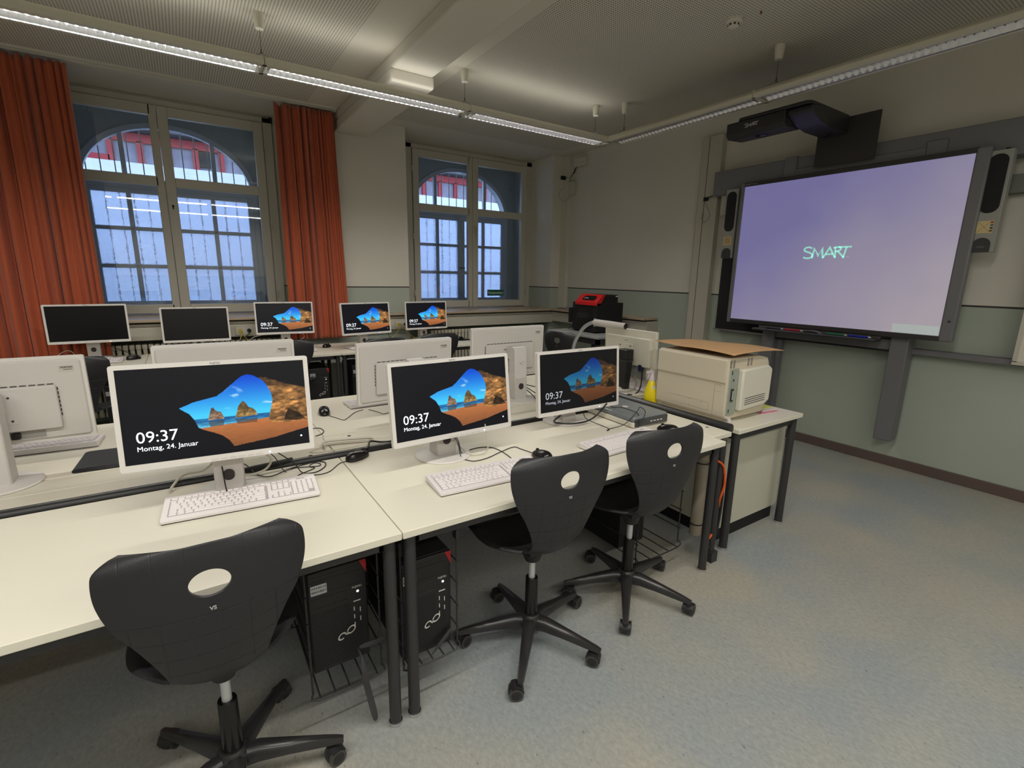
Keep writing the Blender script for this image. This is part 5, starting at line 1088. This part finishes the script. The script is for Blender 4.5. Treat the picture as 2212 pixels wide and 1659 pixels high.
# ------------------------------------------------------------------ projection board on its stand
BX = 4.55
bd = thing('projection_board', 'large interactive board glowing pale violet on the right wall', 'board', (BX, 2.07, 0))
def B(y): return y - 2.07
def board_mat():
    mt = D.materials.new('projected_violet_reflection'); mt.use_nodes = True; nt = mt.node_tree; b = nt.nodes['Principled BSDF']; b.inputs['Roughness'].default_value = 0.35
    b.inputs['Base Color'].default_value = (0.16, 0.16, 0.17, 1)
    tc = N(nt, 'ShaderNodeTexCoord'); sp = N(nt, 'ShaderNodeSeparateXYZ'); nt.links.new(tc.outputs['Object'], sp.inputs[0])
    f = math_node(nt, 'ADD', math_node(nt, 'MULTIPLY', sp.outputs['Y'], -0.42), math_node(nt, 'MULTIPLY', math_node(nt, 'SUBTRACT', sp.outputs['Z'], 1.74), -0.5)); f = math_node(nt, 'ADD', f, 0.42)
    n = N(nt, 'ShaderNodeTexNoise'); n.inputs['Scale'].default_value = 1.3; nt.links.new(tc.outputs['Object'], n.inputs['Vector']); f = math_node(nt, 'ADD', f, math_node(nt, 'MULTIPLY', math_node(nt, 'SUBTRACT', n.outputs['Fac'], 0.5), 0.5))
    r = N(nt, 'ShaderNodeValToRGB'); r.color_ramp.elements[0].position = 0.1; r.color_ramp.elements[1].position = 0.95; r.color_ramp.elements[0].color = lin((104, 100, 150)) + (1,); r.color_ramp.elements[1].color = lin((158, 148, 158)) + (1,)  # pinkish end of the ramp paints reflected room light into the projected violet
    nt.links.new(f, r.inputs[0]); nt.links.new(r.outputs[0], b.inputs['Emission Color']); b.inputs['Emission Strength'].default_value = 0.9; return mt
MB().box(0, 0.05, B(1.17), B(2.93), 1.10, 2.385).build('board_core', M_BOARDG, bd)
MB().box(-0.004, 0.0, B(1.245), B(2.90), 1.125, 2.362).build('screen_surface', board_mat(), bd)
MB().box(-0.012, 0.03, B(1.225), B(2.905), 2.360, 2.396).build('top_rail', M_BOARDD, bd, bevel=0.004)
MB().box(-0.012, 0.03, B(1.235), B(2.90), 1.088, 1.126).build('bottom_rail', M_BOARDD, bd, bevel=0.004)
MB().box(-0.014, 0.05, B(2.90), B(2.938), 1.088, 2.396).build('side_rail', M_BOARDG, bd, bevel=0.006); MB().box(-0.014, 0.05, B(1.165), B(1.246), 1.088, 2.396).build('side_rail', M_BOARDG, bd, bevel=0.012)
M_MINT = mat('mint_letters', (150, 214, 200), 0.5, emit=(150, 214, 200), estr=0.75)
LET = dict(S=[(2.212, 1.776), (2.238, 1.7865), (2.262, 1.783), (2.276, 1.771), (2.273, 1.757), (2.258, 1.749), (2.232, 1.742), (2.211, 1.729), (2.204, 1.713), (2.213, 1.699), (2.234, 1.693), (2.26, 1.695), (2.278, 1.702)], M=[(2.203, 1.692), (2.194, 1.773), (2.155, 1.712), (2.132, 1.774), (2.117, 1.692)], A=[(2.116, 1.693), (2.072, 1.778), (2.022, 1.693)], Ab=[(2.097, 1.723), (2.043, 1.725)],
           R=[(2.021, 1.692), (2.029, 1.777)], R2=[(2.044, 1.774), (2.02, 1.779), (2.0, 1.779), (1.986, 1.771), (1.986, 1.760), (1.998, 1.750), (2.026, 1.742)], R3=[(2.008, 1.747), (1.954, 1.692)], T=[(2.004, 1.779), (1.907, 1.7785)], T2=[(1.945, 1.776), (1.961, 1.693)])
strokes(list(LET.values()), 0.013, 0.0006, lambda y, z, d: (-0.0045 - d, B(y), z)).build('logo_letters', M_MINT, bd)
put('trademark_text', text_mesh('TM', 0.018, 'tm', mat('mauve_letters', (160, 150, 180), 0.5, emit=(165, 155, 185), estr=0.8), 0.0002), bd, (-0.0047, B(1.942), 1.693), (PI / 2, 0, -PI / 2))
put('maker_text', text_mesh('SMART Board', 0.020, 'mk', mat('rail_print', (150, 148, 146), 0.5), 0.0002), bd, (-0.0125, B(2.892), 2.371), (PI / 2, 0, -PI / 2))
MB().box(-0.0052, -0.004, B(1.25), B(1.538), 1.127, 1.193).build('pale_patch', mat('patch_white', (178, 186, 184), 0.5, emit=(170, 178, 178), estr=0.55), bd)  # paler emissive rectangle at the lower right of the board
MB().cyl((-0.018, B(1.20), 1.235), (-0.013, B(1.20), 1.235), 0.008, seg=10).build('frame_screw', M_SLOT, bd)
# pen tray
b = MB(); b.prism([(-0.115, 1.045), (-0.125, 1.058), (-0.11, 1.066), (-0.01, 1.062), (0.0, 1.095), (0.01, 1.095), (0.01, 1.045)], 'y', B(1.60), B(2.60)); tr = b.build('pen_tray', M_BOARDD, bd, bevel=0.006, seg=3)
def pen(y0, col, nm, label):
    t = thing('board_pen', label, 'pen', (BX - 0.065, y0, 1.064), 0, 'pens in the tray under the board')
    MB().cyl((0, -0.07, 0.009), (0, 0.07, 0.009), 0.008, seg=14).build('pen_body', mat(nm, col, 0.4), t); MB().cyl((0, -0.088, 0.009), (0, -0.07, 0.009), 0.004, 0.008, seg=14).build('pen_tip', M_LOGO, t)
pen(2.42, (40, 40, 44), 'pen_black', 'black pen at the left end of the board tray'); pen(2.25, (190, 30, 40), 'pen_red', 'red pen in the board tray'); pen(1.90, (20, 110, 70), 'pen_green', 'green pen in the board tray'); pen(1.73, (30, 40, 170), 'pen_blue', 'blue pen in the board tray')
b = MB(); b.grid(lambda u, v: (BX - 0.09 + 0.05 * v, 2.01 + 0.15 * u, 1.066 + 0.022 * math.sin(PI * u) ** .6), 20, 4); o = b.build('board_eraser', mat('eraser_grey', (112, 110, 114), 0.4)); md = o.modifiers.new('s', 'SOLIDIFY'); md.thickness = 0.006; tag(o, 'rounded grey eraser in the middle of the board tray', 'eraser')
# stand columns and beams
st = thing('board_stand', 'grey two-column lift stand that carries the interactive board and projector', 'stand', (4.70, 2.0, 0))
def Y(y): return y - 2.0
for y0, y1, z0, z1 in ((2.475, 2.585, 0.10, 2.57), (1.43, 1.55, 0.25, 2.50)):
    c = MB().box(-0.10, 0.02, Y(y0), Y(y1), z0, z1).box(-0.085, 0.095, Y(y0) + .02, Y(y1) - .02, z0 + .01, z1 - .01).build('lift_column', M_BOARDG, st, bevel=0.006)
    if y0 > 2: MB().box(-0.03, 0.04, Y(y0) - 0.035, Y(y0), z0, z1 - .01).build('column_channel', M_BOARDG, c, bevel=0.003)
MB().box(-0.06, 0.0, Y(1.55), Y(2.475), 0.975, 1.06).build('cross_beam', M_BOARDG, st, bevel=0.003)
MB().box(-0.065, -0.04, Y(1.55), Y(2.475), 0.962, 0.974).build('cable_strip', M_MATTE, st)
MB().box(-0.10, 0.02, Y(1.55), Y(2.475), 2.398, 2.46).build('cross_beam', M_BOARDG, st, bevel=0.003)
MB().box(-0.06, 0.0, Y(2.3), Y(2.475), 2.49, 2.515).build('cable_strip', M_MATTE, st)
# old blackboard behind
t = thing('blackboard', 'black chalkboard panel behind the interactive board, with a grey header beam', 'board', (4.74, 1.9, 0))
MB().box(-0.02, 0.06, 2.2 - 1.9, 3.178 - 1.9, 0.995, 2.14).build('board_panel', M_MATTE, t)
MB().box(-0.045, 0.06, 2.2 - 1.9, 3.19 - 1.9, 0.978, 0.994).build('chalk_ledge', M_CHROME, t, bevel=0.003)
MB().box(-0.12, 0.06, -0.6 - 1.9, 3.30 - 1.9, 2.33, 2.56).build('header_beam', M_BOARDG, t, bevel=0.006)
MB().box(-0.08, 0.06, 3.04 - 1.9, 3.22 - 1.9, 2.14, 2.33).build('header_bracket', M_TRUNK, t)
MB().box(-0.03, 0.06, -0.6 - 1.9, 1.45 - 1.9, 0.955, 0.997).build('lower_rail', M_BOARDG, t, bevel=0.003)
MB().box(-0.03, 0.06, -0.6 - 1.9, 1.2 - 1.9, 2.10, 2.22).build('upper_rail', mat('rail_green_grey', (112, 116, 108), 0.5), t, bevel=0.003)
t = thing('white_writing_panel', 'white writing panel at the right edge of the picture', 'whiteboard', (4.74, 0.4, 0))
MB().box(-0.05, -0.03, -0.9, 0.44, 0.99, 2.1).build('white_surface', mat('whiteboard_white', (214, 208, 196), 0.35), t); MB().box(-0.055, -0.025, 0.44, 0.465, 0.985, 2.1).box(-0.055, -0.025, -0.9, 0.465, 0.965, 0.99).build('panel_frame', M_TRUNK, t)
# projector with its arm
t = thing('projector', 'black short-throw projector on a wall arm above the interactive board', 'projector', (3.95, 2.26, 2.65))
M_PROJ = mat('projector_black', (46, 43, 46), 0.42)
b = MB(); b.prism([(0.0, 0.03), (0.03, 0.0), (0.22, 0.012), (0.25, 0.03), (0.25, 0.12), (0.0, 0.12)], 'y', 0.0, 0.49); hd = b.build('projector_head', M_PROJ, t, bevel=0.006, seg=3)
b = MB(); b.prism(rrect(-0.185, 0.40, -0.012, 0.32, 0.05), 'z', 0.12, 0.142); b.v = [(v[1], v[0], v[2]) for v in b.v]; b.build('top_cover', M_PROJ, t, bevel=0.005)
b = MB(); b.prism([(0.02, 0.118), (0.02, 0.075), (0.15, 0.02), (0.30, 0.0), (0.60, 0.0), (0.60, 0.142), (0.28, 0.142)], 'y', -0.19, 0.0); arm = b.build('projector_arm', M_PROJ, t, bevel=0.012, seg=3)
b = MB(); b.add([(0.60, -0.41, -0.20), (0.60, 0.03, -0.20), (0.60, 0.03, 0.13), (0.60, -0.41, 0.13)], [(0, 1, 2, 3)]); b = MB().box(0.59, 0.60, -0.41, 0.035, -0.215, 0.128); b.build('wall_plate', M_BOARDD, t)
MB().box(0.60, 0.84, -0.30, -0.06, -0.2, 0.10).build('wall_bracket', M_BOARDD, t)
b = MB()
for k in range(11): b.box(0.055, 0.235, -0.0015, 0.0, 0.035 + k * 0.0075, 0.039 + k * 0.0075)
b.build('vent_slots', M_SLOT, hd)
MB().lathe([(0, 0.0), (0.045, 0.0), (0.05, -0.006), (0.03, -0.014), (0, -0.014)], (0.12, 0.24, 0.006), 28).build('lens_cover', M_GLOSSB, hd)
LL = {k: [((2.278 - y) / .371, (z - 1.692) / .371) for y, z in v] for k, v in LET.items()}
strokes(list(LL.values()), 0.028, 0.01, lambda u, v, d: (-0.0003 - d * .05, 0.325 - u * 0.115, 0.060 + v * 0.115)).build('maker_letters', mat('letters_white', (225, 225, 225), 0.5), hd)
b = MB(); b.tube([(0.60, 0.0, 0.01), (0.48, -0.12, -0.005), (0.40, -0.19, 0.07)], 0.0025); b.build('arm_seam', M_MATTE, arm)
# loudspeakers
def speaker(yc, label, sticker):
    t = thing('loudspeaker', label, 'speaker', (BX + 0.01, yc, 1.712), 0, 'slim loudspeakers beside the board')
    w2, h = 0.066, 0.650
    MB().box(0, 0.07, -w2, w2, 0, h).build('speaker_case', mat('speaker_grey', (150, 150, 144), 0.45), t, bevel=0.004)
    g = MB(); g.prism(rrect(-0.050, 0.050, 0.255, 0.625, 0.047, 8), 'x', -0.006, 0.001); g.build('speaker_grille', mat('grille_black', (26, 24, 25), 0.8, bump=(900, .5)), t, bevel=0.002)
    MB().prism([(-0.047, 0.0), (0.047, 0.0)] + [(0.047 * math.cos(math.radians(a)) if True else 0, 0.05 + 0.045 * math.sin(math.radians(a))) for a in range(0, 181, 15)], 'x', -0.005, 0.001).build('control_arch', mat('arch_dark', (52, 50, 50), 0.5), t)
    s = MB().box(-0.0025, 0.0, -0.042, 0.042, 0.125, 0.205).build('paper_sticker', mat('sticker_cream', (206, 186, 138), 0.6), t)
    b = MB()
    if sticker == 'x':
        strokes([[(-0.038, 0.13), (0.03, 0.2)], [(-0.038, 0.2), (0.03, 0.13)]], 0.002, 0.0003, lambda u, v, d: (-0.0026 - d, -u, v)).build('crossed_lines', mat('ink_brown', (130, 100, 60), 0.6), s)
        for k, (nm, c) in enumerate((('tab_red', (170, 50, 50)), ('tab_blue', (40, 90, 120)), ('tab_black', (50, 44, 40)), ('tab_grey', (80, 78, 70)))): MB().box(-0.003, -0.0025, -0.041, -0.026, 0.188 - k * .018, 0.199 - k * .018).build('colour_tab', mat(nm, c, 0.6), s)
        put('maker_text', text_mesh('SMART', 0.014, 'mk2', mat('print_dim', (130, 128, 128), 0.5), 0.0002, 0, 'CENTER'), t, (-0.0054, 0, 0.03), (PI / 2, 0, -PI / 2))
    else:
        for k in range(7): b.box(-0.003, -0.0025, -0.032, 0.032, 0.134 + k * 0.0095, 0.138 + k * 0.0095)
        b.build('printed_lines', mat('ink_maroon', (130, 60, 56), 0.6), s)
    return t
speaker(3.036, 'slim grey loudspeaker with black oval grille left of the interactive board', 'l'); speaker(1.124, 'slim grey loudspeaker with a crossed-out label right of the interactive board', 'x')
tag(MB().cyl((4.6, 1.10, 2.361), (4.6, 1.10, 2.375), 0.012, seg=12).build('speaker_knob', M_MATTE), 'small black knob on top of the right loudspeaker', 'knob')
b = MB(); b.prism(rrect(-0.03, 0.03, -0.02, 0.02, 0.004), 'x', -0.01, 0); tag(b.build('outlet_opening', M_MATTE, None, (4.73, 3.45, 2.33), bevel=.002), 'black cable opening in the wall duct left of the board', 'opening')
tag(MB().tube([(4.72, 3.45, 2.33), (4.68, 3.30, 2.36), (4.66, 3.18, 2.40)], 0.006).build('board_cable', M_CABB), 'black cable from the wall duct to the board header', 'cable')
tag(MB().tube([(4.715, 3.46, 2.31), (4.69, 3.40, 2.24), (4.69, 3.36, 2.15), (4.69, 3.42, 2.09), (4.70, 3.46, 2.13), (4.70, 3.455, 2.2)], 0.004).build('looped_cable', mat('cable_grey', (150, 146, 136), 0.5)), 'grey cable loop hanging below the opening in the wall duct', 'cable')

# corner devices -------------------------------------------------------
t = thing('junction_box', 'flat white box high on the right wall by the corner', 'box', (4.80, 5.55, 3.06)); MB().box(-0.05, 0.0, -0.11, 0.11, -0.06, 0.06).build('box_cover', M_PLAST, t, bevel=0.006); MB().box(-0.0515, -0.05, -0.07, -0.045, -0.02, -0.014).build('box_mark', M_SLOT, t)
t = thing('wall_router', 'white wall box below the flat one, with a cable loop, in the corner', 'box', (4.80, 5.71, 2.73)); MB().box(-0.06, 0.0, -0.05, 0.05, -0.09, 0.09).build('box_cover', M_TRUNK, t, bevel=0.006)
tag(MB().prism(rrect(-0.04, 0.04, -0.025, 0.025, 0.01), 'y', -0.03, 0).build('wall_camera', M_MATTE, None, (4.66, 5.80, 2.87), bevel=.004), 'small black rounded device beside the corner wall boxes', 'camera')
tag(MB().tube([(4.74, 5.60, 3.0), (4.74, 5.63, 2.95), (4.74, 5.70, 2.90), (4.73, 5.72, 2.82)], 0.004).tube([(4.74, 5.62, 2.98), (4.74, 5.66, 2.92)], 0.010).build('adapter_cable', M_CABB), 'black cable with a thick plug between the two corner wall boxes', 'cable')
tag(MB().tube([(4.73, 5.71, 2.64), (4.71, 5.73, 2.59), (4.69, 5.80, 2.56), (4.66, 5.84, 2.60), (4.66, 5.86, 2.68), (4.70, 5.83, 2.75)], 0.003).build('looped_cable', mat('cable_grey', (150, 146, 136), 0.5)), 'thin grey cable loop under the corner wall box', 'cable')
tag(MB().tube([(4.66, 5.80, 2.88), (4.70, 5.74, 2.875), (4.735, 5.70, 2.88), (4.74, 5.66, 2.93)], 0.0025).build('device_cable', M_CABB), 'thin black lead of the small black corner device', 'cable')
# sign on the window
t = thing('exit_sign', 'green emergency exit sign on the narrower window', 'sign', (3.958, 6.452, 1.247)); MB().box(-0.145, 0.145, -0.003, 0.0, -0.045, 0.045).build('sign_plate', mat('sign_green', (16, 96, 72), 0.5), t)
me = text_mesh('Notausstieg', 0.056, 'sg', mat('sign_letters', (190, 214, 206), 0.5), 0.0003, 0.0012, 'CENTER'); put('sign_text', me, t, (0, -0.0035, -0.018), (PI / 2, 0, 0))

# ------------------------------------------------------------------ cables on the desks
def cable(pts, r, mt, label, name='desk_cable', z=DZ, zs=None):
    P = [(p[0], p[1], (p[2] if len(p) > 2 else z + r + .0003)) for p in pts]
    return tag(MB().tube(P, r, seg=8).build(name, mt), label, 'cable')
z2 = DZ + .006
cable([(0.105, 2.0, .86), (0.216, 2.05, .80), (0.261, 2.013), (0.298, 2.036), (0.358, 2.019), (0.389, 2.01), (0.399, 2.029), (0.383, 2.053), (0.359, 2.038), (0.356, 2.016), (0.368, 1.995), (0.303, 1.956), (0.29, 1.93)], .0018, M_CABB, 'thin black cable looping right of the nearest monitor stand, innermost loop')
cable([(0.20, 1.95, .86), (0.291, 2.0, .76), (0.317, 1.97), (0.361, 1.948), (0.403, 1.983), (0.419, 2.031), (0.4, 2.060), (0.368, 2.062), (0.3, 2.045), (0.255, 2.012, z2), (0.2, 1.985, z2), (0.161, 2.038, z2), (0.129, 2.106, .75), (0.075, 2.134, .76)], .0022, M_CABB, 'black cable in the widest loop between the nearest monitor and the mouse')
cable([(0.03, 2.02, .88), (0.045, 1.90, .84), (0.05, 1.87, .76), (0.06, 1.90, .728), (0.10, 1.925), (0.13, 1.93)], .0022, M_CABB, 'black cable dropping in front of the nearest monitor column')
cable([(0.497, 2.004), (0.466, 1.993), (0.414, 1.93), (0.377, 1.917), (0.345, 1.926)], .0018, M_CABB, 'thin black mouse lead running to the nearest keyboard')
cable([(0.17, 1.90, .87), (0.21, 1.97, .80), (0.186, 2.0, .75), (0.122, 2.0, .745), (0.066, 2.02, .78), (0.03, 2.03, .84)], .0045, M_CABW, 'thick grey-white cable curling behind the nearest monitor')
cable([(-0.118, 2.02), (-0.108, 2.05, .735), (-0.072, 2.10, .752), (-0.009, 2.09, .76), (0.028, 2.06, .80)], .0045, M_CABW, 'thick grey-white cable left of the nearest monitor column')
cable([(0.85, 1.87, .86), (0.925, 1.83, .80), (0.930, 1.79, .73), (0.944, 1.75), (0.97, 1.726), (1.033, 1.732), (1.115, 1.764), (1.205, 1.79), (1.219, 1.751), (1.233, 1.69), (1.237, 1.67)], .0020, M_CABB, 'black mouse lead zigzagging right from under the middle front monitor')
cable([(0.87, 1.88, .86), (0.935, 1.84, .80), (0.95, 1.82, .73), (1.012, 1.860), (1.062, 1.865), (1.107, 1.845), (1.125, 1.794), (1.123, 1.715), (1.11, 1.64)], .0020, M_CABB, 'black keyboard lead arching behind the middle keyboard')
cable([(1.03, 1.755, .87), (1.045, 1.76, .80), (1.05, 1.77, .74), (1.01, 1.787), (0.970, 1.80, z2 + .008), (0.95, 1.86, .76), (0.90, 1.88, .83)], .0028, M_CABW, 'white cable looping under the right half of the middle front monitor')
cable([(1.86, 1.86, .83), (1.844, 1.90, .77), (1.768, 1.89, .742), (1.665, 1.88, .742), (1.594, 1.92, .742), (1.584, 1.97, .742), (1.66, 2.0, .76)], .0045, M_CABB, 'thick black cable resting on the round foot of the dim right monitor')
cable([(1.76, 1.95, .82), (1.755, 1.92, .76), (1.763, 1.885, .741), (1.80, 1.82), (1.79, 1.76), (1.759, 1.747), (1.80, 1.765), (1.86, 1.72, .75), (1.95, 1.72, .81), (1.99, 1.74, .82), (1.99, 1.70, .80), (1.93, 1.685, .735)], .0020, M_CABB, 'thin black cable kinked between the dim right monitor and the scanner')
cable([(1.90, 1.90, .83), (1.94, 1.90, .79), (2.0, 1.88, .784), (2.0, 1.80, .784), (1.975, 1.735, .786), (1.93, 1.69, .76), (1.91, 1.67, .73)], .0020, M_CABB, 'thin black cable lying over the scanner lid')
cable([(1.75, 2.52, .83), (1.82, 2.60, .80), (1.92, 2.58, .77), (2.0, 2.55, .75), (2.05, 2.50)], .003, M_CABB, 'black cable from the column-stand monitor, uppermost of its bundle')
cable([(1.75, 2.52, .82), (1.82, 2.54, .78), (1.87, 2.50, .74), (1.86, 2.42)], .003, M_CABB, 'black cable from the column-stand monitor, middle of its bundle')
cable([(1.75, 2.52, .81), (1.80, 2.48, .76), (1.80, 2.42, .73), (1.80, 2.405)], .003, M_CABB, 'black cable from the column-stand monitor, lowest of its bundle')
cable([(0.60, 2.745), (0.626, 2.677), (0.647, 2.62), (0.674, 2.641), (0.746, 2.74), (0.80, 2.77)], .0018, M_CABB, 'thin black mouse lead crossing the rear desk')
cable([(0.83, 2.76), (0.861, 2.674), (0.872, 2.627), (0.914, 2.634), (0.985, 2.637)], .0018, M_CABB, 'thin black cable in front of the monitor back on the rear desk')
cable([(0.40, 2.57), (0.481, 2.544), (0.506, 2.53), (0.513, 2.474), (0.492, 2.43), (0.46, 2.41)], .0022, M_CABB, 'black cable curl at the seam of the rear desks, right of the nearest monitor')
cable([(0.605, 2.06, .74), (0.62, 2.09, .745), (0.645, 2.14, .745), (0.699, 2.165), (0.752, 2.15), (0.80, 2.11, .75), (0.84, 2.0, .78)], .0042, M_CABB, 'thick black lead from the central mouse to the middle front monitor')
cable([(0.12, 2.06, .745), (0.165, 2.06, .748), (0.25, 2.07, .748), (0.30, 2.08, .748)], .007, M_CABB, 'thick black cable bundle beside the tube behind the nearest monitor')
t = thing('cable_bundle', 'folded bundle of white cable on the channel lid between the front monitors', 'cable', (0.565, 2.225, DZ))
for k in range(6):
    dz = 0.004 + 0.006 * (k // 2); dx = (k % 3) * 0.012 - 0.012; rj = 0.004 * random.random()
    MB().tube([(-0.11, -0.02 + dx, dz), (-0.09 + rj, 0.03 + dx, dz + .003), (0.08, -0.01 + dx, dz + .002), (0.11, -0.035 + dx, dz)], 0.0028).build('cable_strand', M_CABW, t)
MB().tube([(-0.11, 0.0, 0.006), (-0.16, -0.01, 0.003), (-0.17, -0.035, 0.003), (-0.12, -0.055, 0.003), (0.05, -0.055, 0.003), (0.10, -0.05, 0.004)], 0.0022).build('cable_strand', M_CABW, t)
# window row cables
cable([(0.45, 5.82, .90), (0.45, 5.80, .84), (0.40, 5.70, .75), (0.37, 5.62)], .0035, M_CABY, 'yellow network cable hanging from the left socket, nearer the black screen')
cable([(0.46, 5.82, .90), (0.50, 5.78, .80), (0.60, 5.72, .73), (0.66, 5.62)], .0035, M_CABY, 'yellow network cable hanging from the left socket toward the curtain monitor')
cable([(0.535, 5.81, .89), (0.52, 5.78, .86), (0.42, 5.74, .79), (0.34, 5.70, .74), (0.28, 5.63)], .0045, M_CABB, 'black power cable from the socket behind the second black screen')
cable([(0.66, 5.58, .87), (0.55, 5.64, .84), (0.50, 5.68, .78), (0.50, 5.68)], .003, M_CABW, 'white cable dangling left of the curtain-side glowing monitor')
cable([(1.00, 5.62, .88), (1.04, 5.66, .82), (0.98, 5.67, .77), (0.90, 5.62, .74)], .003, M_CABW, 'white cable loop under the glowing monitor before the curtain')
cable([(2.18, 5.82, .90), (2.15, 5.78, .82), (2.02, 5.70, .73), (1.95, 5.62)], .0035, M_CABY, 'yellow network cable hanging from the right socket')
cable([(2.20, 5.82, .90), (2.27, 5.76, .78), (2.33, 5.68), (2.22, 5.64), (2.40, 5.60), (2.28, 5.62)], .0035, M_CABY, 'yellow network cable coiled under the farthest glowing monitor')
cable([(1.62, 5.25, .80), (1.68, 5.33), (1.75, 5.30), (1.72, 5.40), (1.85, 5.36), (1.83, 5.46), (1.98, 5.44), (2.04, 5.50)], .003, M_CABB, 'black cable tangle right of the glowing monitor past the curtain')
cable([(1.99, 5.81, .90), (2.0, 5.74, .80), (2.02, 5.68, .73), (1.93, 5.60)], .004, M_CABB, 'black power cable between the two right glowing monitors')
cable([(-1.42, 5.68), (-1.28, 5.60, .74), (-1.16, 5.66, .745), (-1.06, 5.62), (-0.98, 5.56)], .006, M_CABY, 'yellow network cable lying below the left orange curtain')
cable([(-1.0, 5.58), (-0.96, 5.62, .77), (-0.90, 5.64, .80), (-0.86, 5.62, .77), (-0.88, 5.58)], .003, M_CABW, 'pale cable loop left of the black-screened monitor stand')
cable([(-0.66, 5.64, .85), (-0.58, 5.66, .80), (-0.50, 5.64, .76), (-0.42, 5.60)], .003, M_CABB, 'black cable trailing right from the black-screened monitor stand')
cable([(-0.44, 5.46), (-0.40, 5.52, .735), (-0.36, 5.58, .74), (-0.42, 5.62), (-0.50, 5.56)], .0016, M_CABB, 'thin mouse lead on the window desk by the wide window')
cable([(0.12, 5.66, .80), (0.2, 5.66, .76), (0.3, 5.62), (0.36, 5.66)], .003, M_CABB, 'black cable under the second black-screened monitor')
cable([(1.17, 5.44), (1.10, 5.48), (1.02, 5.50), (0.95, 5.56)], .0016, M_CABB, 'thin lead of the mouse between the curtain-side monitors')
# teacher desk clutter
cable([(2.70, 2.44, .80), (2.62, 2.34, .77), (2.52, 2.30, .735), (2.44, 2.38), (2.41, 2.46)], .0055, mat('cable_grey_mid', (160, 158, 150), .5), 'grey cable from the square monitor across the printer desk')
cable([(2.705, 2.37, .86), (2.66, 2.33, .80), (2.58, 2.27, .75), (2.50, 2.24), (2.45, 2.26)], .0045, M_CABB, 'black video cable hanging from the navy plug of the square monitor')
cable([(2.44, 2.20), (2.46, 2.14, .745), (2.52, 2.10, .75), (2.57, 2.06, .745), (2.62, 2.04)], .011, M_CABW, 'thick cream cable near the yellow bottle')
cable([(2.43, 2.13), (2.45, 2.09, .735), (2.48, 2.10, .74), (2.47, 2.13)], .004, M_CABB, 'short black cable curl beside the yellow bottle')
tag(MB().prism(rrect(-0.03, 0.03, -0.022, 0.022, 0.006), 'z', 0, 0.028).build('cable_adapter', M_BLACK, None, (2.47, 2.08, DZ), (0, 0, .5), bevel=.004), 'chunky black plug beside the yellow bottle', 'plug')
flat('paper_slip', 'white paper slip on the printer desk under the square monitor', 'paper', [(2.47, 2.30), (2.50, 2.20), (2.60, 2.16), (2.57, 2.27)], DZ, DZ + .002, mat('paper_white', (214, 210, 206), 0.5))
